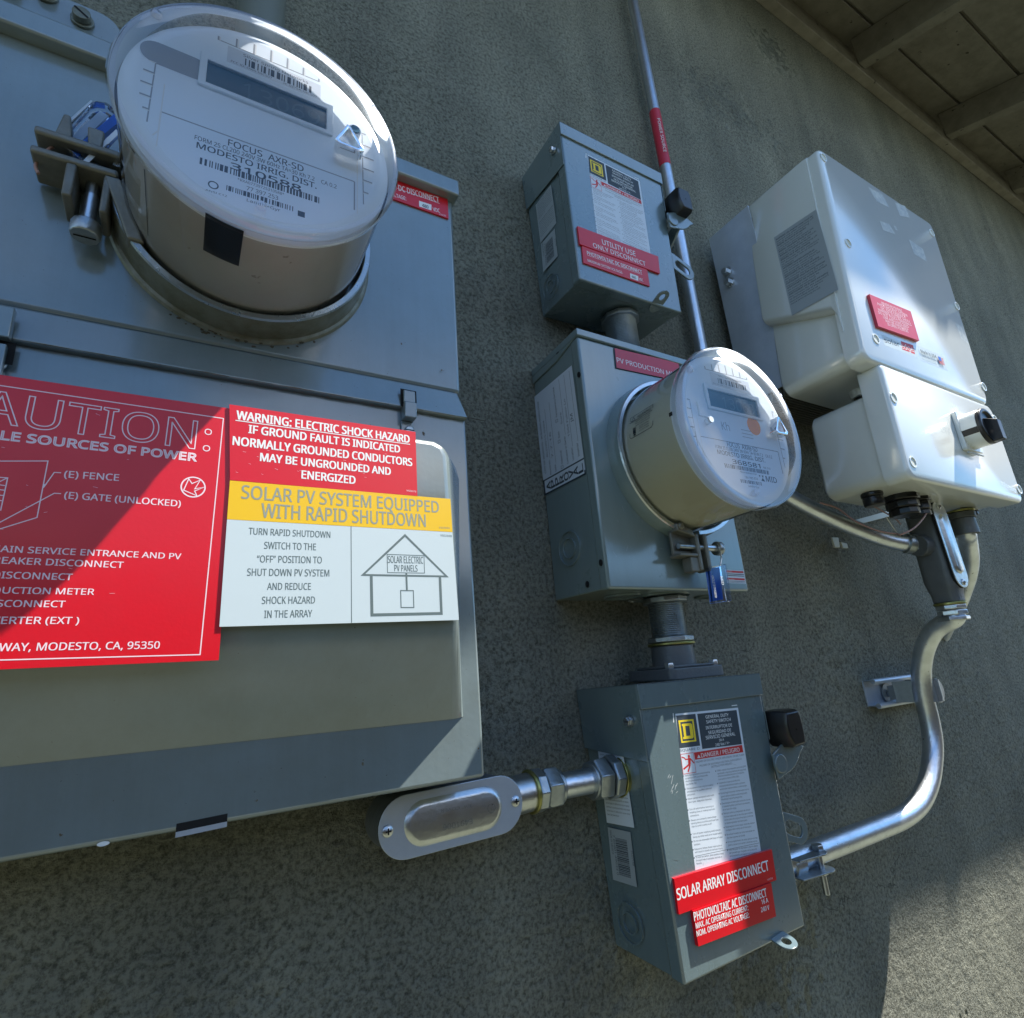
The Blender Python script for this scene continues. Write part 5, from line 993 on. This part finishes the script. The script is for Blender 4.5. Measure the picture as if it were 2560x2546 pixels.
# curved pipe behind
c3 = thing('conduit', (1.05, -.1, .05), 'short curved conduit behind the conduit body, dropping from the white switch unit into the wall', 'conduit', 'bent galvanised conduits')
gx, gy = 1.028, -.150
gp = at((2405, 1300), -.150); gx = gp.x; gy = -.150
M = MB(); M.tube([(gx, gy, .180), (gx, gy, .160), at((2419, 1346), -.138), at((2425, 1396), -.118), at((2421, 1436), -.100), at((2410, 1472), -.080), at((2397, 1508), -.058), at((2375, 1550), -.030), at((2355, 1590), .005)], .0125, GALV, n=32); M.build('pipe', c3)
M = MB(); M.cyl((gx, gy, .157), (gx, gy, .183), .0175, DARKCAST, 36, r2=.0165); M.cyl((gx, gy, .183), (gx, gy, .192), .0190, DARKCAST, 36); M.build('connector', c3, bev=.001)
M = MB(); M.cyl((gx, gy, .193), (gx, gy, .196), .0195, BRASS, 36); M.build('sealing_washer', c3, bev=.0008)
# strut and strap
st = thing('strut_bracket', (1.05, 0, -.09), 'short piece of galvanised strut channel on the wall holding the curved conduit with a strap', 'strut bracket')
Ps = FY(-.021); A0 = Vector(Ps.px(zB(310, 400))); A1 = Vector(Ps.px(zB(385, 830))); ztop = A0.y; zbot = A1.y; xl = (A0.x + A1.x) / 2; xr = xl + .175
M = MB(); th = .0018
M.box(xl, xr, -.003, -.0005, zbot, ztop, ALU)
for z0, z1 in ((ztop - th, ztop), (zbot, zbot + th)): M.box(xl, xr, -.021, -.003, z0, z1, STEEL)
for s_, zc in ((-1, ztop), (1, zbot)):
    M.tube([(xl, -.018, zc + s_ * .0015), (xl + .0001 + (xr - xl) * .5, -.018, zc + s_ * .0015), (xr, -.018, zc + s_ * .0015)], .0042, ALU, n=16, flat=True)
M.build('channel', st, bev=.0005)
M = MB(); Pw = FY(-.0042); c = Pw.px(zB(500, 600)); M.disc(Pw, c, .0150, ZINC, 0, .0018, n=36); M.nut(Pw.pt(*c, .0018), Pw.pt(*c, .0062), .0062, STEEL); M.line(Pw, (c[0], c[1] - .005), (c[0], c[1] + .005), .0012, BLACKV, .0064); M.build('washer_bolt', st)
M = MB(); Pw = FY(-.022); c = Pw.px(zB(1300, 560)); M.disc(Pw, c, .0190, STEEL, 0, .0025, n=40); dome(M, Pw.pt(*c, .0025), Pw.N, .0055, STEEL, .5); M.build('large_washer', st, bev=.0005)
M = MB(); cx_, cy_ = at(zB(1080, 560), -.055).x, -.0625; zc = at(zB(1080, 560), -.055).z; arc = []
for k in range(15): t = math.radians(-200 + 220 * k / 14) ; arc.append((cx_ + .0152 * math.cos(t), cy_ + .0152 * math.sin(t) * 1))
path = [(cx_ - .038, -.0235), (cx_ - .021, -.0235)] + arc + [(cx_ + .018, -.0235), (cx_ + .035, -.0235)]
for (xa, ya), (xb, yb2) in zip(path, path[1:]):
    hw = .0105 if xa < cx_ - .022 or xa > cx_ + .017 else .0155
    d = Vector((xb - xa, yb2 - ya)).normalized(); nn = Vector((d.y, -d.x)) * .0014
    M.add([(xa, ya, zc - hw), (xb, yb2, zc - hw), (xb, yb2, zc + hw), (xa, ya, zc + hw), (xa + nn.x, ya + nn.y, zc - hw), (xb + nn.x, yb2 + nn.y, zc - hw), (xb + nn.x, yb2 + nn.y, zc + hw), (xa + nn.x, ya + nn.y, zc + hw)], [(0, 1, 2, 3), (4, 7, 6, 5), (0, 4, 5, 1), (3, 2, 6, 7), (0, 3, 7, 4), (1, 5, 6, 2)], ZINC)
M.build('strap', st, ang=20)
# pipe clamp by the lowest switch
pc = thing('pipe_clamp', (.62, -.05, -.26), 'steel pipe clamp with a threaded bolt beside the lowest switch', 'pipe clamp')
cc = at(zW(530, 1700), -.062); M = MB(); z_ = at(zW(500, 1705), -.062).z; xc = at(zW(500, 1705), -.062).x
M.cyl((xc + .004, -.066, z_ + .0120), (xc + .004, -.066, z_ + .0138), .0125, ZINC, 36); M.cyl((xc + .010, -.066, z_ - .0060), (xc + .010, -.066, z_ - .0042), .0135, ZINC, 36)
M.poly(Pl((xc, -.066, z_ + .0121), (1, 0, 0), (0, 1, 0)), [(-.035, -.008), (.004, -.0120), (.004, .0120), (-.035, .014)], ZINC, 0, .0016); M.poly(Pl((xc, -.066, z_ - .0059), (1, 0, 0), (0, 1, 0)), [(-.035, -.008), (.010, -.0130), (.010, .0130), (-.035, .014)], ZINC, 0, .0016); M.build('clamp_plate', pc, bev=.0004)
M = MB(); M.thread((xc + .010, -.066, z_ - .030), (xc + .010, -.066, z_ + .014), .0034, STEEL, .0016); M.nut((xc + .010, -.066, z_ - .0105), (xc + .010, -.066, z_ - .0062), .0060, STEEL, 4); M.nut((xc + .010, -.066, z_ + .014), (xc + .010, -.066, z_ + .020), .0065, STEEL, 6); M.build('clamp_bolt', pc)
M = MB(); pp = [Vector(P[-3]), Vector(P[-2])]; M.cyl((xc - .030, -.052, zz + .001), (xc - .012, -.052, zz + .001), 0.0145, STEEL, 32); M.build('band', pc, bev=.0008)
# conduit body on the left of the lowest switch
lb = thing('conduit_fitting', (.2, -.06, -.125), 'horizontal conduit body with an oval stamped steel cover under the corner of the service panel', 'conduit fitting', 'cast conduit fittings')
PLb = FY(-.0600); s0 = Vector(PLb.px(zLB(185, 1585))); s1 = Vector(PLb.px(zLB(1060, 1380))); rr = .0232
d = (s1 - s0).normalized(); sc0, sc1 = s0.copy(), s1.copy(); s0 = s0 + d * .0155; s1 = s1 - d * .0155
M = MB(); M.poly(PLb, stad(s0, s1, .0215, 16), DARKCAST, -.040, -.003); M.poly(PLb, stad(s0, s1, .0222, 16), BLACKV, -.003, 0); 
ax = Vector((d.x, 0, d.y)); e1 = PLb.pt(*s1, -.020) + ax * .012; M.cyl(e1, e1 + ax * .034, .0165, STEEL, 36); M.build('body', lb, bev=.001)
M = MB(); M.stadium(PLb, tuple(s0), tuple(s1), rr - .0005, ALU, .0001, .0014, 18); k = PLb.off(.0014); cvr = M.build('cover', lb, bev=.0004)
dishcover(PLb, s0, s1, rr, STEEL, cvr, .0014, .72)
M = MB(); kk = PLb.off(.0046)
M.ptext(kk, '3/4" COVER', zLB(770, 1400), zLB(555, 1440), zLB(772, 1420), ZINC, lift=.0003); M.ptext(kk, 'E491006', zLB(770, 1500), zLB(568, 1545), zLB(775, 1536), ZINC, lift=.0003, bold=.01)
c = kk.px(zLB(902, 1430)); M.annulus(kk, c, .0032, .0037, ZINC, .0002, .0004); M.text(kk, 'UL', (c[0] + .0015, c[1] + .001), ZINC, .0026, .0032, ux=(-1, -.2), lift=.0003); M.build('stamped_lettering', cvr)
for s_ in (sc0, sc1):
    M = MB(); c = PLb.pt(*s_, .0014); dome(M, c, PLb.N, .0045, STEEL, .5); M.line(PLb, (s_.x - .002, s_.y), (s_.x + .002, s_.y), .0011, BLACKV, .0040); M.line(PLb, (s_.x, s_.y - .002), (s_.x, s_.y + .002), .0011, BLACKV, .0040); M.build('cover_screw', cvr)
M = MB(); e2 = e1 + ax * .030; M.cyl(e2, e2 + ax * .0035, .0190, BRASS, 40); M.build('sealing_washer', lb, bev=.001)
end = Vector((.392, 0, 0)); e3 = e2 + ax * .004; sidep = Pl(fD[0], (0, -1, 0), (0, 0, 1)); tgt = at(zD(330, 660), -.045); tgt.x = .3935; tgt = Vector((.3935, -.044, at(zD(300, 668), -.040).z))
nd = (tgt - e3).normalized()
M = MB(); M.nut(e3, e3 + nd * .010, .0190, ZINC, 8); M.nut(e3 + nd * .0105, e3 + nd * .026, .0190, ZINC, 6); M.cyl(e3 + nd * .026, e3 + nd * .030, .0150, ZINC, 32); M.build('compression_connector', lb, bev=.001)
M = MB(); M.cyl(e3 + nd * .02, tgt - nd * .01, .0117, GALV, 36); M.build('nipple', lb)
M = MB(); M.cyl(tgt - nd * .036, tgt - nd * .033, .0165, ZINC, 32); M.nut(tgt - nd * .033, tgt - nd * .017, .0200, ZINC, 6); M.nut(tgt - nd * .0155, tgt - nd * .004, .0205, ZINC, 8); M.build('compression_connector', lb, bev=.001)
M = MB(); M.cyl(tgt - nd * .004, tgt + nd * .0005, .0200, BRASS, 24); M.build('sealing_washer', lb, bev=.0006)

# ------------------------------------------------------------------ inverter
YI = -.2163
inv = thing('inverter', (.95, -.1, .36), 'large cream inverter hanging under the eave with a red sign low on its front', 'inverter')
F4 = [at(zI(730, 38), YI), at(zI(1426, 508), YI), at(zI(1772, 1604), YI), at(zI(1020, 1318), YI)]
def frm(P4, y):   # inward scaled copies of a front quad
    c = sum(P4, Vector()) / 4
    return c
def loft(M, levels, m, cap0=True, cap1=True):
    n = len(levels[0]); V = [p for L_ in levels for p in L_]
    F = [(i * n + k, i * n + (k + 1) % n, (i + 1) * n + (k + 1) % n, (i + 1) * n + k) for i in range(len(levels) - 1) for k in range(n)]
    if cap0: F.append(tuple(range(n - 1, -1, -1)))
    if cap1: F.append(tuple((len(levels) - 1) * n + k for k in range(n)))
    M.add(V, F, m)
def rquad(P4, y, inset, r, n=5):
    """rounded version of a quad given as TL,TR,BR,BL points, pulled to plane y"""
    TL, TR, BR, BL = [Vector((p.x, 0, p.z)) for p in P4]; X = (TR - TL).normalized(); Zv = (TL - BL).normalized()
    c = [TL + X * inset - Zv * inset, BL + X * inset + Zv * inset, BR - X * inset + Zv * inset, TR - X * inset - Zv * inset]; dirs = [(X, -Zv), (X, Zv), (-X, Zv), (-X, -Zv)]; L_ = []
    seq = [(c[0], -X, Zv, r[0] if isinstance(r, tuple) else r), (c[1], -Zv, -X, r[1] if isinstance(r, tuple) else r), (c[2], X, -Zv, r[2] if isinstance(r, tuple) else r), (c[3], Zv, X, r[3] if isinstance(r, tuple) else r)]
    for p, a, b, rad in seq:
        ctr = p - a * rad - b * rad
        for i in range(n + 1):
            t = math.pi / 2 * i / n; q = ctr + (b * math.cos(t) + a * math.sin(t)) * rad; L_.append(Vector((q.x, y, q.z)))
    return L_
R4 = (.012, .016, .012, .012)
M = MB(); B4 = [p + Vector((-.004, 0, 0)) if i in (0, 3) else p + Vector((.003, 0, 0)) for i, p in enumerate(F4)]
Bt = lambda zmid: [B4[0], B4[1], B4[1].lerp(B4[2], (B4[1].z - zmid) / (B4[1].z - B4[2].z)), B4[0].lerp(B4[3], (B4[0].z - zmid) / (B4[0].z - B4[3].z))]
loft(M, [rquad(F4, YI, .0045, R4), rquad(F4, YI + .0015, .0015, R4), rquad(F4, YI + .005, 0, R4), rquad(F4, YI + .024, -.0005, R4)], CREAM); M.build('front_cover', inv, ang=50)
M = MB(); loft(M, [rquad(Bt(.400), YI + .018, .0012, R4), rquad(Bt(.432), YI + .021, .001, (.010, .010, .010, .010)), rquad(Bt(.448), YI + .026, .0005, (.010, .010, .010, .010)), rquad(Bt(.493), -.090, .0, (.010, .010, .010, .010)), rquad(Bt(.496), -.086, .003, (.010, .010, .010, .010))], CREAM); M.build('side_cover', inv, ang=45)
In4 = [p + Vector(((.012 if i in (0, 3) else -.012), 0, (-.01 if i < 2 else .010))) for i, p in enumerate(F4)]
M = MB(); loft(M, [rquad(In4, YI + .020, .004, .022), rquad(In4, YI + .03, .0, .022), rquad(In4, -.094, .0, .022), rquad(In4, -.088, .006, .02)], CREAM); M.build('housing', inv, ang=50)
ib = In4[3].z
M = MB(); x0 = .765; M.box(x0, x0 + .0025, -.099, -.016, .392, .722, ALU); M.build('side_bracket', inv); M = MB(); M.box(1.125, 1.1275, -.099, -.016, .392, .722, ALU); M.build('side_bracket', inv)
M = MB()
for k in range(12): y_ = -.024 - .0058 * k; M.box(x0 + .004, 1.124, y_ - .0016, y_, .378, .70, CLAMPM)
M.box(x0 + .004, 1.124, -.098, -.0935, .374, .70, CLAMPM); M.box(x0 + .004, 1.124, -.096, -.018, .55, .70, CLAMPM); M.build('heat_sink', inv)
for p in ((190, 800), (205, 863)):
    M = MB(); Pb = SX(x0 - .0005); c = Pb.px(zI(*p)); M.disc(Pb, c, .0085, STEEL, 0, .0014, n=24); M.nut(Pb.pt(*c, .001), Pb.pt(*c, .010), .0060, STEEL); M.build('bracket_bolt', inv)
PI_ = FY(YI)
for p in ((768, 108), (918, 625), (1085, 1203), (1422, 562), (1573, 1005), (1735, 1492)):
    M = MB(); c = PI_.px(zI(*p)); M.annulus(PI_, c, .0062, .0076, CREAM, .0002, .0012); M.disc(PI_, c, .0062, HOUSM, .0002, .0009, n=28); M.build('screw_plug', inv)
M = MB(); q = [PI_.px(zI(*p)) for p in ((1028, 942), (1278, 1045), (1330, 1222), (1082, 1135))]; M.poly(PI_, q, REDF, .0005, .0042); k = PI_.off(.0042)
A3, B3, C3, D3 = [Vector(v) for v in q]; h3 = lambda s_, t_: tuple(A3.lerp(B3, s_).lerp(D3.lerp(C3, s_), t_))
for i, (stt, wd) in enumerate((('MAXIMUM VOLTAGE', .50), ('PHOTOVOLTAIC SYSTEM', .72), ('DC DISCONNECT', .60), ('WARNING: ELECTRIC SHOCK', .78), ('DO NOT TOUCH TERMINALS', .80), ('LINE AND LOAD SIDES', .62), ('MAY BE ENERGIZED', .55), ('IN OPEN POSITION', .50))):
    a, b = Vector(h3(.5 - wd / 2, .17 + .098 * i)), Vector(h3(.5 + wd / 2, .17 + .098 * i)); M.text(k, stt, a, INKP, .0042, (b - a).length, ux=b - a)
M.build('warning_sign', inv, label='faded red sign low on the inverter', bev=.0003)
M = MB(); q = [PI_.px(zI(*p)) for p in ((1118, 1175), (1325, 1262), (1338, 1318), (1140, 1240))]; M.poly(PI_, q, WHITE, .0003)
q = [PI_.px(zI(*p)) for p in ((1236, 1215), (1310, 1240), (1322, 1295), (1244, 1265))]; M.poly(PI_, q, INKR, .0006)
M.ptext(PI_, 'solar', zI(1140, 1222), zI(1232, 1250), zI(1139, 1196), INKB, lift=.0008, bold=.01); M.ptext(PI_, 'edge', zI(1240, 1258), zI(1318, 1282), zI(1240, 1230), INKW, lift=.0009, bold=.01); M.build('maker_badge', inv, label='badge with dark and red lettering')
M = MB(); q = [PI_.px(zI(*p)) for p in ((1340, 1238), (1500, 1308), (1522, 1395), (1358, 1330))]; M.poly(PI_, q, CREAM, .0002, .0009); qq = [Vector(v) for v in q]; cc = sum(qq, Vector((0, 0))) / 4; M.poly(PI_, [tuple(v.lerp(cc, .05)) for v in qq], WHITE, .0010)
M.ptext(PI_, 'Made in USA', zI(1354, 1288), zI(1448, 1322), zI(1354, 1270), INKB, lift=.0014, bold=.01); M.ptext(PI_, 'from imported parts', zI(1364, 1310), zI(1452, 1344), zI(1364, 1300), INKB, lift=.0014)
fq = [Vector(PI_.px(zI(*p))) for p in ((1453, 1310), (1485, 1324), (1498, 1368), (1466, 1354))]; ff3 = lambda s_, t_: tuple(fq[0].lerp(fq[1], s_).lerp(fq[3].lerp(fq[2], s_), t_))
for i in range(7): M.poly(PI_, [ff3(0, i / 7), ff3(1, i / 7), ff3(1, (i + .55) / 7), ff3(0, (i + .55) / 7)], INKR, .0014)
M.poly(PI_, [ff3(0, 0), ff3(.5, 0), ff3(.5, .52), ff3(0, .52)], BLUE, .0017); M.build('origin_label', inv, label='Made in USA label with a small flag')
M = MB(); GLUE = mat('glue_residue', (.33, .36, .36), .5, 0, (140, .9, (.56, .57, .52)))
for q in (((1040, 285), (1125, 330), (1168, 408), (1090, 372)), ((1200, 378), (1262, 400), (1290, 470), (1232, 458)), ((1110, 490), (1165, 508), (1205, 572), (1130, 545)), ((1285, 600), (1370, 660), (1395, 735), (1318, 690)), ((1565, 1105), (1600, 1125), (1650, 1240), (1600, 1200)), ((1195, 518), (1208, 524), (1216, 548), (1204, 543))):
    M.poly(PI_, [PI_.px(zI(*p)) for p in q], GLUE, .0003)
M.build('glue_residue', inv, label='grey torn sticker remains')
SI = SX(B4[0].x); SIo = Pl(Vector((B4[0].x, -.2, B4[0].z)), (0, -1, 0), B4[0] - B4[3]); SIo = SIo.off(.0008)
q = [Vector(SIo.px(zI(*p))) for p in ((470, 590), (725, 420), (858, 905), (580, 1062))]; h4 = lambda s_, t_: tuple(q[0].lerp(q[1], s_).lerp(q[3].lerp(q[2], s_), t_))
M = MB(); M.poly(SIo, [tuple(v) for v in q], SILV, .0002); rg = random.Random(6); words = 'the inverter cover must be opened only after switching off the dc switch and waiting five minutes for the capacitors to discharge risk of electric shock from energy stored see manual before servicing this unit hot surface do not touch'.split()
for i in range(31):
    t = .055 + i * .0275; hd = i in (0, 3, 6, 8, 10); av = i in (14, 18, 21, 23, 26); L_ = rg.uniform(.62, .97) if i not in (13,) else .3
    st_ = ('WARNING: ' if hd else 'AVERTISSEMENT: ' if av else '') + ' '.join(words[(i * 5 + j) % len(words)] for j in range(5))
    a, b = Vector(h4(.03, t)), Vector(h4(L_, t)); M.text(SIo, st_, a, INKB, .0030 if hd or av else .0025, (b - a).length, ux=b - a, lift=.0005, bold=.015 if hd or av else .004)
M.build('warning_label', inv, label='silver WARNING and AVERTISSEMENT text label on the side')
# underside bits
M = MB(); px_, py_ = .850, -.150; bzv = ib + .002
M.cyl((px_, py_, bzv), (px_, py_, bzv - .014), .0165, CREAM, 32, r2=.0150); M.build('cable_boss', inv, bev=.001)
M = MB(); M.cyl((px_, py_, bzv - .013), (px_, py_, bzv - .024), .0115, BLACK, 28); M.build('cable_plug', inv, bev=.001)
# ---- lower switch unit
YS = -.2160
sw = thing('inverter_switch_unit', (.95, -.1, .195), 'cream switch unit with a black rotary knob, directly below the large cream inverter', 'switch unit')
G4 = [at(z5(678, 190), YS), at(z5(1650, 575), YS), at(z5(1940, 1410), YS), at(z5(955, 1188), YS)]
r4 = (.008, .012, .012, .012)
M = MB(); loft(M, [rquad(G4, YS, .0045, r4), rquad(G4, YS + .0015, .0012, r4), rquad(G4, YS + .005, 0, r4), rquad(G4, YS + .030, 0, r4)], CREAM); M.build('front_cover', sw, ang=50)
bkf = [G4[0] + Vector((.004, 0, -.030)), G4[1] + Vector((-.004, 0, -.030)), G4[2] + Vector((-.004, 0, .004)), G4[3] + Vector((.004, 0, .004))]
M = MB(); loft(M, [rquad(bkf, YS + .028, .0, .016), rquad(bkf, -.110, .0, .016), rquad(bkf, -.104, .005, .014)], CREAM); M.build('housing', sw, ang=50)
PS5 = FY(YS)
for p in ((805, 500), (972, 1055), (1678, 688), (1888, 1290)): M = MB(); c = PS5.px(z5(*p)); M.annulus(PS5, c, .0062, .0076, CREAM, .0002, .0012); M.disc(PS5, c, .0062, HOUSM, .0002, .0009, n=28); M.build('screw_plug', sw)
M = MB(); M.ptext(PS5, 'ON', z5(1308, 596), z5(1365, 618), z5(1306, 552), CREAM, lift=0, extr=.00022, bold=.03); M.ptext(PS5, 'OFF', z5(1220, 796), z5(1306, 826), z5(1216, 744), CREAM, lift=0, extr=.00022, bold=.03)
M.ptext(PS5, 'solaredge', z5(1738, 1250), z5(1878, 1322), z5(1736, 1214), CREAM, lift=0, extr=.00022, bold=.03)
for x in (800, 848, 898): M.line(PS5, PS5.px(z5(x, 268 + (x - 800) * .2)), PS5.px(z5(x + 6, 300 + (x - 800) * .2)), .0012, HOUSM, .0004)
M.build('embossed_lettering', sw)
kc = Vector(PS5.px(z5(1420, 810))); e = .030; M = MB(); kc = (kc.x, kc.y)
M.poly(PS5, rrect(kc[0] - .026, kc[1] - .030, kc[0] + .026, kc[1] + .030, .004), CREAM, .0, .006); ks = M.build('switch_base', sw, bev=.001)
M = MB(); o_ = (kc[0], YS - .006, kc[1]); M.lathe(o_, (0, -1, 0), [(.0268, 0), (.0268, .0190), (0, .0190)], CREAM, 64); M.build('knob_collar', ks, ang=30, bev=.0006)
M = MB(); o2 = (kc[0], YS - .025, kc[1]); M.lathe(o2, (0, -1, 0), [(.0268, 0), (.0268, .0045), (.0255, .0060), (.0215, .0060), (.0205, .003), (0, .003)], BLACK, 64)
M.hexa([(kc[0] - .006, YS - .042, kc[1] + .004), (kc[0] + .0065, YS - .042, kc[1] + .004), (kc[0] + .0065, YS - .042, kc[1] - .025), (kc[0] - .006, YS - .042, kc[1] - .025)], [(kc[0] - .0070, YS - .026, kc[1] + .012), (kc[0] + .0080, YS - .026, kc[1] + .012), (kc[0] + .0080, YS - .026, kc[1] - .026), (kc[0] - .0070, YS - .026, kc[1] - .026)], BLACK); M.build('rotary_knob', ks, bev=.0015)
M = MB(); ta = math.radians(196); V = []
for t in (ta - .16, ta + .16):
    for h in (.006, .025): V.append((kc[0] + .0272 * math.cos(t), YS - h, kc[1] + .0272 * math.sin(t)))
M.add(V, [(0, 2, 3, 1)], BLACK); M.build('knob_slot', ks)
M = MB(); M.tube([(kc[0] - .020, YS - .004, kc[1] - .033), (kc[0] + .026, YS - .004, kc[1] - .033)], .0012, ZINC, n=8, flat=True); M.build('switch_hinge_pin', ks)
# glands under the switch unit
zb5 = G4[3].z + .004; r_g = RED
def gland(x, y, rs, hs, name, m=BLACK, n=10):
    M = MB(); z = zb5
    for r, h in zip(rs, hs): M.nut((x, y, z - h), (x, y, z), r, m, n); z -= h
    return M.build(name, sw, bev=.0012)
gland(.797, -.152, (.0135, .0125), (.006, .013), 'cable_gland', BLACK, 16)
gland(.858, -.158, (.0225, .0200, .0185), (.009, .011, .010), 'cable_gland'); gland(.898, -.158, (.0185, .0165, .0150), (.007, .013, .008), 'cable_gland')
gland(1.084, -.150, (.0130, .0110), (.005, .006), 'hole_plug')
M = MB(); PBt = Pl((0, 0, zb5 - .0005), (1, 0, 0), (0, 1, 0)); PBt.N = Vector((0, 0, -1))
for x, y, r in ((.957, -.150, .0215), (gx, -.150, .0235), (1.084, -.150, .0190)): M = MB(); M.annulus(PBt, (x, y), r - .0018, r, INKR, 0, .0006); M.build('red_ring_mark', sw)
# thin wires
wr = thing('loose_wire', (.9, -.1, .13), 'thin pinkish wires hanging in a loop under the cream switch unit', 'wire')
M = MB(); zc7 = Z(1860, 1200, .207)
M.tube([(.780, -.090, .205), at(zc7(1130, 345), -.100), at(zc7(1330, 490), -.115), at(zc7(1600, 610), -.135), at(zc7(1850, 655), -.155), at(zCB(520, 545), -.165), at(zCB(700, 460), -.172), at(zCB(840, 310), -.172), at(zCB(905, 190), -.165)], .0012, COPP, n=10); M.build('long_loop', wr)
M = MB(); M.tube([(.797, -.150, zb5 - .018), at(zCB(420, 310), -.14), at(zCB(520, 400), -.13)], .0009, COPP, n=8); M.build('short_wire', wr); M = MB(); M.tube([at(zCB(315, 300), -.12), at(zCB(400, 430), -.115), at(zCB(480, 540), -.11)], .0009, INKW, n=8); M.build('white_wire', wr)
# pale mounting strip and two clips on the wall
ms = thing('mounting_strip', (.9, 0, .16), 'thin cream mounting strip on the wall behind the bent conduit', 'mounting strip'); Pw = FY(-.012)
M = MB(); q = [Pw.px(zc7(*p)) for p in ((1215, 520), (1900, 330), (1900, 405), (1305, 560))]; M.poly(Pw, q, HOUSM, 0, .003); M.build('bar', ms, bev=.0005)
Pw = FY(-.008); M = MB(); q = [Pw.px(zc7(*p)) for p in ((1045, 700), (1120, 700), (1142, 820), (1078, 822))]; M.poly(Pw, q, HOUSM, 0, .003); M.build('foot', ms, bev=.0006); M = MB(); q = [Pw.px(zc7(*p)) for p in ((1150, 755), (1225, 775), (1240, 830), (1180, 828))]; M.poly(Pw, q, HOUSM, 0, .003); M.build('foot', ms, bev=.0006)

rg = random.Random(21)
for root, y, xr, zr, n in ((swT, YD, (.40, .55), (.49, .68), 10), (box, YM, (.38, .47), (.10, .20), 9), (swD, YD, (.40, .56), (-.24, -.04), 10)):
    for k in range(n):
        M = MB(); a, b = rg.uniform(*xr), rg.uniform(*zr); t = rg.uniform(0, 3.1); L_ = rg.uniform(.001, .007); M.line(FY(y), (a, b), (a + L_ * math.cos(t), b + L_ * math.sin(t)), .00022, ZINC, .0005); M.build('scratch', root)
